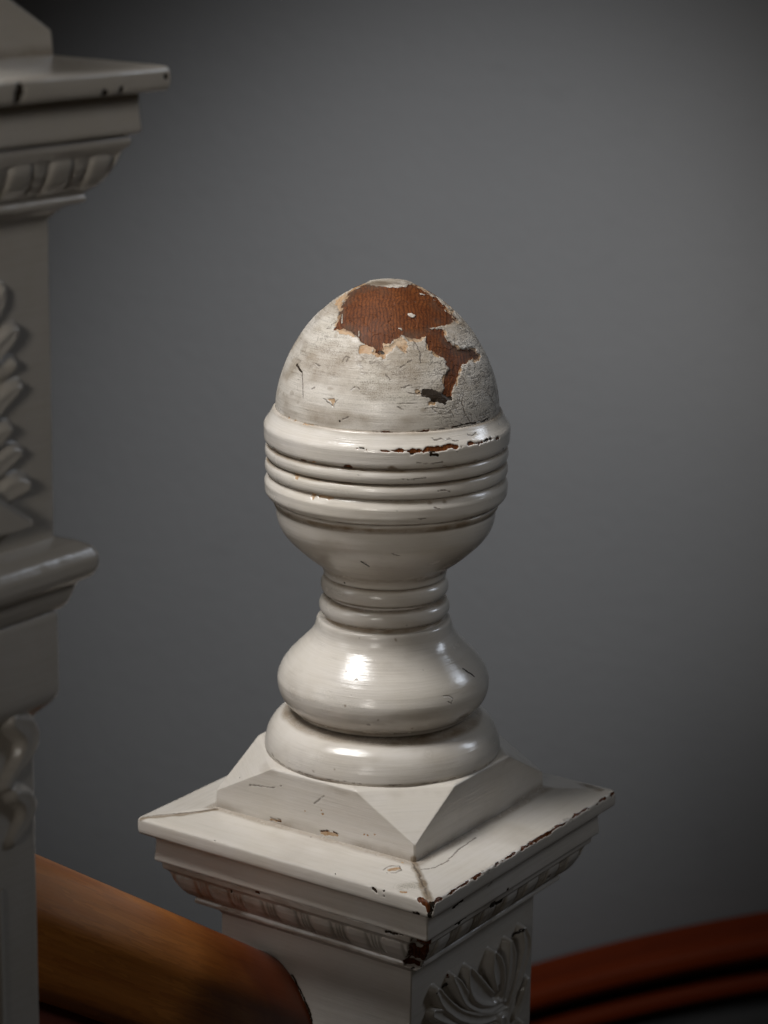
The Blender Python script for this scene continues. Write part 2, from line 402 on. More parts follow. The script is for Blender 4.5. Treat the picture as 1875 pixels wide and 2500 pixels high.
# ------------------------------------------------------------------ wear marks
# each mark: kind, radius (m), polyline of points in the front post's local frame (x along R, y along L, z up)
MARKS = [
    ('line', 0.000474, [(-0.02545, -0.0133, 0.29398), (-0.02983, -0.01691, 0.2894), (-0.03389, -0.01807, 0.28545), (-0.03788, -0.02088, 0.27985)]),
    ('line', 0.000474, [(-0.03647, 0.0003, 0.28744), (-0.03949, -0.00578, 0.2839), (-0.04169, -0.00958, 0.28094)]),
    ('line', 0.000474, [(-0.02747, -0.02984, 0.2831), (-0.02759, -0.03607, 0.27827), (-0.0286, -0.03958, 0.27326), (-0.03054, -0.04151, 0.26869)]),
    ('line', 0.000474, [(-0.04712, 0.02833, 0.26213), (-0.05237, 0.02046, 0.25922), (-0.05519, 0.0178, 0.25435), (-0.05801, 0.01569, 0.24754)]),
    ('line', 0.000474, [(-0.03966, -0.03445, 0.26692), (-0.0339, -0.03768, 0.27013)]),
    ('line', 0.000474, [(-0.03516, -0.02735, 0.27882), (-0.03361, -0.03522, 0.2735)]),
    ('line', 0.000474, [(-0.05973, 0.00086, 0.24885), (-0.06006, -0.00615, 0.24564), (-0.0592, -0.00774, 0.24897)]),
    ('line', 0.000474, [(-0.04299, -0.03742, 0.25715), (-0.0389, -0.04125, 0.25791)]),
    ('line', 0.000474, [(-0.04123, -0.04068, 0.2545), (-0.03454, -0.04722, 0.25284)]),
    ('line', 0.000474, [(-0.0457, -0.02925, 0.26351), (-0.0454, -0.03183, 0.261)]),
    ('line', 0.000474, [(-0.05138, -0.00534, 0.26839), (-0.04966, -0.00634, 0.27104), (-0.0495, -0.00846, 0.27081), (-0.05093, -0.00782, 0.26862)]),
    ('line', 0.000474, [(-0.01344, -0.05768, 0.25068), (-0.01583, -0.05822, 0.24646), (-0.01445, -0.05969, 0.24077), (-0.01095, -0.0609, 0.2356), (0.00547, -0.06162, 0.23469), (0.0191, -0.05863, 0.23766), (0.01204, -0.05945, 0.24474), (0.02103, -0.056, 0.24853), (0.02192, -0.0542, 0.25296)]),
    ('line', 0.000474, [(0.01403, -0.05687, 0.25267), (0.00859, -0.05928, 0.24816), (0.01425, -0.05923, 0.24338)]),
    ('line', 0.000474, [(-0.04667, -0.03789, 0.24714), (-0.0451, -0.04015, 0.24606)]),
    ('line', 0.000474, [(-0.05776, 0.01023, 0.25245), (-0.05768, 0.00803, 0.25367)]),
    ('line', 0.000474, [(-0.05222, 0.01206, 0.26496), (-0.05314, 0.008, 0.26467)]),
    ('line', 0.000474, [(-0.05595, -0.0143, 0.25489), (-0.05445, -0.01656, 0.25726), (-0.05434, -0.01873, 0.25566)]),
    ('line', 0.000474, [(-0.03953, 0.01223, 0.28323), (-0.03743, 0.00865, 0.28616)]),
    ('line', 0.000474, [(-0.04015, 0.01292, 0.2823), (-0.03989, 0.00688, 0.28343)]),
    ('line', 0.000474, [(-0.03298, -0.05074, 0.24559), (-0.03001, -0.05324, 0.24261), (-0.02324, -0.0565, 0.24281), (-0.02206, -0.05746, 0.23992)]),
    ('line', 0.000474, [(-0.03616, -0.04844, 0.24582), (-0.03281, -0.0506, 0.24647), (-0.02682, -0.05439, 0.24502)]),
    ('dark', 0.000664, [(-0.04769, 0.02734, 0.26216), (-0.05171, 0.02129, 0.25995)]),
    ('dark', 0.000664, [(-0.06066, -0.01057, 0.23886), (-0.06032, -0.012, 0.23946)]),
    ('line', 0.000474, [(-0.06032, -0.012, 0.23946), (-0.05947, -0.01473, 0.24128)]),
    ('cream', 0.001422, [(-0.01835, -0.02692, 0.29172), (-0.01837, -0.02805, 0.29092)]),
    ('cream', 0.000664, [(-0.02926, -0.02635, 0.28528), (-0.02886, -0.0272, 0.28504)]),
    ('line', 0.000474, [(0.00024, -0.02004, 0.29972), (0.00529, -0.01954, 0.29948), (0.00382, -0.02164, 0.29848), (-0.00088, -0.02137, 0.2986)]),
    ('cream', 0.000759, [(0.00028, -0.02114, 0.29936), (0.00218, -0.02158, 0.29906)]),
    ('cream', 0.000474, [(-0.00384, -0.00299, 0.3043), (-0.00951, -0.00717, 0.30358)]),
    ('cream', 0.000474, [(-0.03365, 0.00739, 0.29), (-0.03831, 0.00463, 0.28627)]),
    ('cream', 0.000474, [(-0.04042, -0.00812, 0.28338), (-0.04193, -0.00919, 0.28139)]),
    ('wood', 0.000853, [(-0.0611, -0.02829, 0.22533), (-0.05672, -0.03631, 0.2253), (-0.04764, -0.04774, 0.22507)]),
    ('wood', 0.001517, [(-0.04764, -0.04774, 0.22507), (-0.03806, -0.05561, 0.22526), (-0.02589, -0.06191, 0.22578)]),
    ('wood', 0.001138, [(-0.02589, -0.06191, 0.22578), (-0.01191, -0.06614, 0.22559), (0.00784, -0.06704, 0.22494)]),
    ('dark', 0.000759, [(-0.06281, -0.02505, 0.22555), (-0.06112, -0.02831, 0.22524)]),
    ('wood', 0.000759, [(-0.06314, -0.02306, 0.2256), (-0.06107, -0.02827, 0.22541)]),
    ('dark', 0.000569, [(-0.04782, -0.04788, 0.224), (-0.03887, -0.05617, 0.2239)]),
    ('dark', 0.000664, [(-0.00651, -0.06712, 0.22587), (0.00789, -0.067, 0.22512)]),
    ('wood', 0.000759, [(-0.05556, -0.02599, 0.23426), (-0.04827, -0.03813, 0.23381), (-0.03631, -0.04989, 0.23461), (-0.0233, -0.05675, 0.23473)]),
    ('dark', 0.000474, [(-0.05184, -0.03284, 0.2339), (-0.03983, -0.04675, 0.23424), (-0.02789, -0.05535, 0.23452)]),
    ('dark', 0.000474, [(-0.02266, -0.05743, 0.235), (-0.01096, -0.06091, 0.23528), (0.00548, -0.06161, 0.23485)]),
    ('tan', 0.000948, [(-0.05806, 0.03451, 0.21669)]),
    ('tan', 0.001138, [(-0.05919, 0.03169, 0.21597)]),
    ('tan', 0.000759, [(-0.05619, 0.02669, 0.23394)]),
    ('tan', 0.000853, [(-0.05823, 0.02002, 0.23388)]),
    ('wood', 0.000948, [(-0.06591, 0.01027, 0.2155), (-0.0662, 0.00778, 0.21545)]),
    ('tan', 0.000853, [(-0.06661, 0.00464, 0.21533), (-0.06678, 0.00112, 0.21541)]),
    ('tan', 0.000853, [(-0.06155, 0.01301, 0.23374), (-0.06128, 0.00638, 0.23404)]),
    ('wood', 0.001612, [(-0.06462, -0.01756, 0.21589), (-0.06393, -0.01931, 0.21564)]),
    ('grime', 0.001896, [(-0.05449, -0.03937, 0.21578), (-0.05239, -0.04126, 0.21519)]),
    ('dark', 0.000853, [(-0.06442, -0.01687, 0.21537), (-0.06349, -0.01845, 0.21486)]),
    ('tan', 0.001612, [(-0.06139, 0.01612, 0.20565), (-0.06413, 0.01458, 0.20489)]),
    ('tan', 0.001422, [(-0.0657, 0.00241, 0.19791), (-0.06553, 0.00274, 0.19592)]),
    ('tan', 0.000948, [(-0.06527, -0.00138, 0.1967), (-0.06465, -0.00885, 0.1968)]),
    ('grime', 0.001896, [(-0.0321, -0.05854, 0.21525)]),
    ('grime', 0.001896, [(-0.01326, -0.06565, 0.21552)]),
    ('grime', 0.001896, [(-0.03862, -0.05339, 0.19656)]),
    ('grime', 0.001896, [(-0.03101, -0.05833, 0.19634)]),
    ('dark', 0.000853, [(0.015, -0.0662, 0.21724)]),
    ('dark', 0.000948, [(-0.04001, -0.05532, 0.2224), (-0.03714, -0.05727, 0.22195)]),
    ('line', 0.000427, [(-0.03669, -0.05351, 0.23069), (-0.03644, -0.05446, 0.22957), (-0.03461, -0.05544, 0.22984), (-0.03251, -0.05624, 0.23051), (-0.03144, -0.05776, 0.22912), (-0.02843, -0.05909, 0.22941), (-0.02427, -0.0619, 0.22792)]),
    ('line', 0.000427, [(-0.01674, -0.0625, 0.23087), (-0.01614, -0.06323, 0.22992), (-0.01386, -0.06398, 0.22961), (-0.0105, -0.06403, 0.23062)]),
    ('line', 0.000427, [(-0.05151, -0.01878, 0.16069), (-0.05009, -0.02063, 0.15991), (-0.04648, -0.02103, 0.15673)]),
    ('line', 0.000427, [(-0.03753, -0.05604, 0.19372), (-0.03518, -0.05783, 0.19238)]),
    ('line', 0.000427, [(-0.0474, -0.03552, 0.16716), (-0.04367, -0.03863, 0.16541)]),
    ('line', 0.000427, [(-0.03603, -0.05705, 0.2021), (-0.03244, -0.05908, 0.20264), (-0.02965, -0.0606, 0.20136)]),
    ('line', 0.000427, [(-0.05074, -0.04465, 0.21002), (-0.04753, -0.048, 0.20962), (-0.04188, -0.05302, 0.2102)]),
    ('line', 0.000427, [(-0.0461, -0.05014, 0.21858), (-0.03769, -0.05665, 0.21765), (-0.03432, -0.05881, 0.21807)]),
    ('line', 0.000427, [(-0.04504, -0.05013, 0.18771), (-0.0414, -0.05322, 0.18791)]),
    ('dark', 0.000474, [(-0.05116, -0.01888, 0.16033), (-0.04683, -0.02093, 0.15698)]),
    ('dark', 0.000569, [(0.00151, -0.05241, 0.09217), (0.00426, -0.05438, 0.0897), (0.00725, -0.05598, 0.08718)]),
    ('line', 0.000379, [(-0.02157, -0.05459, 0.08305), (-0.0179, -0.05619, 0.08235), (-0.01637, -0.05729, 0.08065), (-0.01791, -0.05743, 0.0783), (-0.01996, -0.05646, 0.07968)]),
    ('dark', 0.000569, [(-0.03437, 0.00377, 0.14039)]),
    ('grime', 0.000853, [(-0.05827, -0.01438, 0.07928)]),
    ('grime', 0.000853, [(-0.05105, -0.03125, 0.07301)]),
    ('grime', 0.000853, [(-0.0359, -0.04396, 0.06635)]),
    ('grime', 0.000853, [(-0.06708, 0.00041, 0.04068)]),
    ('grime', 0.000853, [(-0.06518, -0.01218, 0.04416)]),
    ('grime', 0.000853, [(-0.03873, -0.02007, 0.1012)]),
    ('grime', 0.000853, [(-0.0486, -0.00796, 0.09543)]),
    ('grime', 0.000853, [(-0.02747, -0.02659, 0.11149)]),
    ('grime', 0.00237, [(-0.0073, -0.05664, 0.06684), (-0.00118, -0.0573, 0.06726)]),
    ('dark', 0.000474, [(-0.00199, -0.05648, 0.06609)]),
    ('line', 0.000427, [(-0.0565, 0.03673, 0.0395), (-0.06112, 0.02847, 0.03812), (-0.06436, 0.0201, 0.03792), (-0.06697, 0.00634, 0.03778), (-0.06631, -0.01189, 0.0382), (-0.06244, -0.02534, 0.03806), (-0.0517, -0.04315, 0.038), (-0.03791, -0.05557, 0.03735), (-0.02346, -0.06318, 0.03762), (-0.00631, -0.06704, 0.03778)]),
    ('dark', 0.000975, [(-0.09928, -0.06241, -0.00103), (-0.09988, -0.06499, -0.0015)]),
    ('wood', 0.001192, [(-0.09935, -0.06335, -0.00121)]),
    ('dark', 0.00065, [(-0.09961, -0.06983, -0.00057)]),
    ('dark', 0.000542, [(-0.09975, -0.06999, -0.00386)]),
    ('wood', 0.001734, [(-0.09894, -0.09246, -0.00029), (-0.09932, -0.09582, -0.00128)]),
    ('wood', 0.001517, [(-0.09933, -0.09644, -0.00133), (-0.09923, -0.09794, -0.00488)]),
    ('dark', 0.001084, [(-0.09836, -0.09863, -0.00111), (-0.09895, -0.09829, -0.00656)]),
    ('dark', 0.001192, [(-0.09906, -0.08875, -0.00827), (-0.09915, -0.09154, -0.00817)]),
    ('tan', 0.001625, [(-0.08142, -0.06064, 0.0028), (-0.07794, -0.06403, 0.00325)]),
    ('tan', 0.000975, [(-0.07161, -0.06234, 0.00406)]),
    ('line', 0.000433, [(-0.08292, -0.05783, 0.0026), (-0.07789, -0.05825, 0.00325), (-0.07539, -0.06296, 0.00357), (-0.07842, -0.06627, 0.00318), (-0.08255, -0.06523, 0.00265), (-0.0848, -0.06102, 0.00236)]),
    ('grime', 0.002817, [(-0.06796, -0.06755, 0.0056), (-0.07832, -0.07759, 0.00319), (-0.09073, -0.08951, 0.0016), (-0.09874, -0.09701, 0.00027)]),
    ('line', 0.00065, [(-0.0701, -0.06835, 0.00425), (-0.07832, -0.07759, 0.00319), (-0.08985, -0.08894, 0.0017), (-0.09907, -0.09723, -0.00011)]),
    ('scuff', 0.005418, [(-0.09272, -0.07711, 0.00135), (-0.08754, -0.08243, 0.00201)]),
    ('tan', 0.000867, [(-0.09739, -0.07898, 0.00068), (-0.09673, -0.08167, 0.00081)]),
    ('line', 0.000433, [(-0.06999, 0.06543, 0.00428), (-0.0764, 0.07106, 0.00345), (-0.08139, 0.07708, 0.0028), (-0.09011, 0.08866, 0.00168), (-0.09775, 0.09753, 0.00049)]),
    ('grime', 0.001734, [(-0.07056, 0.06499, 0.0042), (-0.08482, 0.07861, 0.00236), (-0.09885, 0.09662, 0.00023)]),
    ('tan', 0.000758, [(-0.06806, 0.02873, 0.00562), (-0.06821, 0.02148, 0.00646)]),
    ('tan', 0.001084, [(-0.06814, -0.00665, 0.00655), (-0.06796, -0.01678, 0.00768)]),
    ('wood', 0.000433, [(-0.068, 0.0285, 0.00542), (-0.0681, 0.02155, 0.00606)]),
    ('wood', 0.000433, [(-0.06807, -0.00619, 0.00724), (-0.06769, -0.01191, 0.00874), (-0.06795, -0.01676, 0.00861)]),
    ('line', 0.000433, [(-0.06814, 0.02867, 0.00684), (-0.06817, 0.02152, 0.00738)]),
    ('line', 0.000433, [(-0.06806, -0.00551, 0.0073), (-0.06763, -0.01187, 0.00905), (-0.06805, -0.01749, 0.00858)]),
    ('line', 0.000433, [(-0.06773, 0.04398, 0.02286), (-0.06771, 0.03706, 0.02363), (-0.06767, 0.02608, 0.02522)]),
    ('line', 0.000433, [(-0.06777, -0.00113, 0.02226), (-0.06766, -0.00768, 0.0284)]),
    ('tan', 0.00065, [(-0.06783, 0.0055, 0.01685)]),
    ('tan', 0.00065, [(-0.06778, -0.00586, 0.0193)]),
    ('tan', 0.00065, [(-0.06778, -0.00655, 0.01714)]),
    ('tan', 0.00065, [(-0.06791, -0.03447, 0.0121)]),
    ('tan', 0.00065, [(-0.06783, -0.04156, 0.01381)]),
    ('tan', 0.00065, [(-0.0679, -0.03707, 0.01239)]),
    ('dark', 0.000433, [(-0.07207, -0.00171, 0.00397)]),
    ('dark', 0.000433, [(-0.06422, 0.05434, 0.0233)]),
    ('dark', 0.000433, [(-0.06755, 0.04411, 0.02195)]),
    ('dark', 0.000433, [(-0.06739, 0.02219, 0.02744)]),
    ('dark', 0.000433, [(-0.09905, 0.04415, 0.0)]),
    ('dark', 0.000433, [(-0.09849, -0.03712, 0.00026)]),
    ('wood', 0.000867, [(-0.08956, 0.02253, -0.0288), (-0.0894, 0.02059, -0.02859)]),
    ('dark', 0.000975, [(-0.08698, 0.04207, -0.03336), (-0.08515, 0.0432, -0.03526)]),
    ('dark', 0.00065, [(-0.08993, -0.06443, -0.02892), (-0.08961, -0.07564, -0.02795)]),
    ('line', 0.000427, [(-0.07251, -0.07519, 0.0036), (-0.06552, -0.07894, 0.00312), (-0.05459, -0.07964, 0.00303), (-0.03742, -0.07647, 0.00345), (-0.01758, -0.0752, 0.0036)]),
    ('dark', 0.000853, [(-0.06685, -0.09186, -0.01636), (-0.06166, -0.09184, -0.01564), (-0.05695, -0.09215, -0.01554)]),
    ('dark', 0.002276, [(-0.02337, -0.08941, -0.03143), (-0.00561, -0.08538, -0.03525)]),
    ('dark', 0.001422, [(-0.01101, -0.09286, -0.02566)]),
    ('dark', 0.001233, [(-0.05638, -0.0894, -0.0293)]),
    ('dark', 0.001422, [(0.04861, -0.08491, -0.03995)]),
    ('dark', 0.000759, [(-0.07626, -0.0728, -0.05355), (-0.07509, -0.07426, -0.05278)]),
    ('line', 0.000474, [(-0.03168, -0.0924, -0.01639), (-0.02717, -0.09237, -0.01523)]),
    ('dark', 0.000948, [(-0.09738, -0.09917, -0.00112), (-0.09872, -0.09774, -0.00833)]),
    ('dark', 0.000569, [(-0.06072, -0.08993, -0.02887), (-0.04988, -0.08971, -0.02886)]),
    ('wood', 0.000759, [(-0.02999, -0.06706, -0.07676), (-0.03053, -0.06768, -0.07849)]),
    ('dark', 0.001138, [(-0.03292, -0.06565, -0.08287), (-0.02939, -0.06569, -0.08319)]),
    ('dark', 0.001233, [(0.04255, -0.06565, -0.07977), (0.04639, -0.07091, -0.07715)]),
    ('dark', 0.000569, [(-0.04707, -0.0707, -0.08003)]),
    ('dark', 0.000759, [(0.09389, -0.0994, -0.00222)]),
    ('grime', 0.003793, [(0.09376, -0.079, 0.00122), (0.09209, -0.09157, 0.0014)]),
]
#@MARKS@


def seg_dist(V, pts):
    pts = np.array(pts, float)
    if len(pts) == 1:
        return np.linalg.norm(V - pts[0], axis=1)
    best = np.full(len(V), 1e9)
    for a, b in zip(pts[:-1], pts[1:]):
        d = b - a
        t = np.clip(((V - a) @ d) / max(d @ d, 1e-12), 0, 1)
        best = np.minimum(best, np.linalg.norm(V - (a + t[:, None] * d), axis=1))
    return best


KINDS = {'wood': 0, 'tan': 1, 'dark': 2, 'grime': 3, 'scuff': 4, 'line': 5}


def apply_marks(V, marks, out):
    for kind, rad, pts in marks:
        p = np.array(pts, float)
        lo, hi = p.min(0) - rad * 2.2, p.max(0) + rad * 2.2
        sel = np.where(np.all((V >= lo) & (V <= hi), axis=1))[0]
        if not len(sel):
            continue
        v = V[sel]
        wv = 230 if kind != 'line' else 420
        amp = min(0.0011, rad * 1.6)
        v = v + amp * np.stack([fbm(v * wv, 301, 3), fbm(v * wv, 302, 3), fbm(v * wv, 303, 3)], -1)
        d = seg_dist(v, p)
        if kind == 'line':
            d = d + rad * 0.5 * fbm(v * 900, 3, 2)
            val = 1 - sstep(rad * 0.5, rad * 1.1, d)
        elif kind in ('grime', 'scuff'):
            d = d + rad * 0.6 * fbm(v * 130, 5, 3)
            val = 1 - sstep(rad * 0.35, rad * 1.2, d)
        else:
            d = d + rad * 0.55 * fbm(v * (0.7 / rad), 7, 3)
            val = 1 - sstep(rad * 0.78, rad * 1.18, d)
        if kind == 'cream':
            out[sel, :3] *= (1 - val)[:, None]
            continue
        k = KINDS[kind]
        out[sel, k] = np.maximum(out[sel, k], val)


def poly_sd(X, poly):
    """signed distance (negative inside) of 2-D points to a polygon"""
    poly = np.array(poly, float)
    best = np.full(len(X), 1e9)
    inside = np.zeros(len(X), bool)
    for a, b in zip(poly, np.roll(poly, -1, 0)):
        d = b - a
        t = np.clip(((X - a) @ d) / max(d @ d, 1e-12), 0, 1)
        best = np.minimum(best, np.linalg.norm(X - (a + t[:, None] * d), axis=1))
        c = (a[1] > X[:, 1]) != (b[1] > X[:, 1])
        with np.errstate(divide='ignore', invalid='ignore'):
            xi = (b[0] - a[0]) * (X[:, 1] - a[1]) / (b[1] - a[1]) + a[0]
        inside ^= c & (X[:, 0] < xi)
    return np.where(inside, -best, best)


# ------------------------------------------------------------------ turned pieces
FRONT = math.atan2(-1.0, 0.0) - ROT          # camera side, in the post's local frame


def lathe(name, prof, seed, step=0.0005, nf=460, nb=90, wear=None, sig=0.0006, wob=0.00012):
    q = resample(np.array(prof, float), step, sig)
    th = np.r_[np.linspace(-1.75, 1.75, nf, endpoint=False), np.linspace(1.75, 2 * math.pi - 1.75, nb, endpoint=False)] + FRONT
    r = np.maximum(q[:, 0], 1e-5)[:, None]
    z = q[:, 1][:, None] + 0 * th
    P = np.stack([r * np.cos(th), r * np.sin(th), z], -1)
    nz = fbm(P.reshape(-1, 3) * 55, seed, 2).reshape(P.shape[:2])
    r = r + wob * nz
    P = np.stack([r * np.cos(th), r * np.sin(th), z], -1)
    s = np.r_[0, np.cumsum(np.linalg.norm(np.diff(q[:, :2], axis=0), axis=1))]
    br = np.stack([(th - FRONT)[None, :] * q[:, 0][:, None].clip(0.02), np.repeat(s[:, None], len(th), 1) + seed * 0.37,
                   0 * z + seed], -1)
    V = P.reshape(-1, 3)
    out = np.zeros((len(V), 6))
    out[:, 3] = 0.20 * sstep(0.05, 0.55, fbm(V * np.array([35, 35, 60]), seed + 200, 4))
    out[:, 4] = 0.35 * sstep(0.15, 0.6, fbm(V * np.array([50, 50, 90]), seed + 220, 3))
    nick = fbm(V * np.array([190, 190, 260]), seed + 240, 2)
    out[:, 5] = 0.7 * sstep(0.76, 0.82, nick)
    if wear:
        wear(V, out, P)
    apply_marks(V, MARKS, out)
    # the paint film has a thickness: bare places lie lower
    lost = np.maximum(out[:, 0], 0.6 * out[:, 1]).reshape(P.shape[:2])
    P = P.copy()
    P[..., :2] *= (1 - 0.0006 * lost / r.clip(0.008))[..., None]
    P[..., 2] -= 0.0003 * lost
    return grid_mesh(name, P, True, {'brush': br, 'wear': out[:, :3], 'stain': out[:, 3:]})


def crevice(z0, w, amt, seed=1, r0=None):
    """old dirt left in a turned groove at height z0"""
    def f(V, out, P=None):
        n = fbm(V * 45, seed, 3)
        m = (1 - sstep(w * 0.3, w * (1.0 + 0.5 * n).clip(0.2), np.abs(V[:, 2] - z0))) * np.clip(1.45 * amt + 0.55 * n, 0, 1)
        out[:, 3] = np.maximum(out[:, 3], m)
    return f


def both(*fs):
    def f(V, out, P=None):
        for g in fs:
            g(V, out, P)
    return f


DOME_WOOD = [[(-0.01234, 0.30338), (-0.01797, 0.30075), (-0.02253, 0.29781), (-0.02514, 0.2944), (-0.02635, 0.29039), (-0.02803, 0.28616), (-0.02839, 0.28298), (-0.02467, 0.28427), (-0.02089, 0.28319), (-0.01712, 0.28121), (-0.01476, 0.27895), (-0.0115, 0.27717), (-0.00733, 0.27533), (-0.00821, 0.27322), (-0.00453, 0.27254), (-0.00276, 0.27546), (-0.00234, 0.27753), (0.0013, 0.2784), (0.00401, 0.28078), (0.00719, 0.28204), (0.01134, 0.28071), (0.01962, 0.28077), (0.02153, 0.27532), (0.02619, 0.27245), (0.03087, 0.26867), (0.03277, 0.26438), (0.03, 0.2614), (0.03007, 0.25623), (0.02919, 0.25242), (0.0334, 0.25023), (0.03426, 0.25575), (0.03749, 0.26125), (0.03936, 0.26587), (0.04416, 0.2669), (0.04917, 0.26718), (0.04621, 0.27083), (0.04225, 0.27288), (0.03745, 0.27259), (0.03365, 0.27606), (0.03081, 0.28006), (0.02894, 0.28372), (0.02239, 0.28478), (0.03469, 0.28525), (0.03767, 0.28538), (0.0329, 0.28991), (0.02726, 0.29546), (0.02056, 0.29956), (0.0153, 0.30195), (0.0093, 0.30394), (0.00175, 0.3043), (-0.00485, 0.3043)]]
DOME_TAN = [[(-0.02839, 0.28298), (-0.02643, 0.28142), (-0.02081, 0.28091), (-0.0171, 0.28068), (-0.01997, 0.28326), (-0.02468, 0.2845)], [(-0.01606, 0.27611), (-0.01152, 0.27791), (-0.00734, 0.27571), (-0.00958, 0.27317), (-0.01509, 0.27366)], [(-0.0082, 0.27284), (-0.00497, 0.27133), (-0.00225, 0.27217), (0.00045, 0.27497), (0.00406, 0.27746), (0.00869, 0.27336), (0.01052, 0.2739), (0.00954, 0.27837), (0.00719, 0.28204), (0.00309, 0.28077), (0.00131, 0.27778), (-0.00233, 0.27672), (-0.00318, 0.27339)], [(0.01914, 0.28463), (0.02239, 0.28478), (0.02259, 0.28224), (0.01915, 0.28251)], [(0.02634, 0.29607), (0.03031, 0.29263), (0.03543, 0.28911), (0.03434, 0.28849), (0.02909, 0.29271)], [(0.01352, 0.25612), (0.01716, 0.25686), (0.0174, 0.25362), (0.01492, 0.25431)], [(0.02093, 0.25018), (0.02645, 0.24977), (0.02669, 0.24642), (0.02098, 0.2471)], [(-0.02901, 0.29442), (-0.02439, 0.2974), (-0.02079, 0.29941), (-0.02428, 0.29584), (-0.02646, 0.29247), (-0.0289, 0.29259)], [(-0.03213, 0.2491), (-0.02845, 0.25134), (-0.02748, 0.24884), (-0.02883, 0.24599)]]
DOME_SCUFF = [[(0.00495, 0.27921), (0.01228, 0.27913), (0.0206, 0.27544), (0.02993, 0.26889), (0.03229, 0.26451), (0.02905, 0.2624), (0.02912, 0.25646), (0.02359, 0.25606), (0.01716, 0.25731), (0.00888, 0.26098), (0.00518, 0.26441), (0.0069, 0.27107), (0.0032, 0.27441)], [(0.02987, 0.28324), (0.03753, 0.28219), (0.04334, 0.27732), (0.04324, 0.27379), (0.0384, 0.27329), (0.03364, 0.27648)], [(0.03841, 0.2644), (0.04413, 0.26585), (0.05442, 0.26291), (0.05829, 0.25071), (0.05933, 0.23766), (0.04441, 0.23838), (0.04052, 0.24364), (0.0394, 0.25684)], [(-0.04939, 0.27019), (-0.02827, 0.28043), (-0.01706, 0.27928), (-0.01143, 0.27388), (-0.02045, 0.26669), (-0.03437, 0.26498), (-0.04594, 0.26573)], [(-0.02027, 0.25825), (-0.00572, 0.26254), (0.00709, 0.2593), (0.01632, 0.25216), (0.0073, 0.24625), (-0.01098, 0.25026)]]
DOME_DARK = [[(0.0167, 0.25715), (0.02266, 0.25682), (0.02732, 0.25361), (0.03013, 0.25174), (0.03386, 0.25024), (0.02924, 0.24848), (0.02557, 0.24721), (0.02183, 0.251), (0.01814, 0.25251)], [(-0.00869, 0.27473), (-0.00323, 0.27586), (-0.00273, 0.27381), (-0.00499, 0.27253), (-0.00821, 0.27322)]]
#@DOME@


def to_front(V):
    """local post frame -> camera-facing frame (x right, y away, z up)"""
    c, s = math.cos(ROT), math.sin(ROT)
    return np.stack([V[:, 0] * c - V[:, 1] * s, V[:, 0] * s + V[:, 1] * c, V[:, 2]], -1)


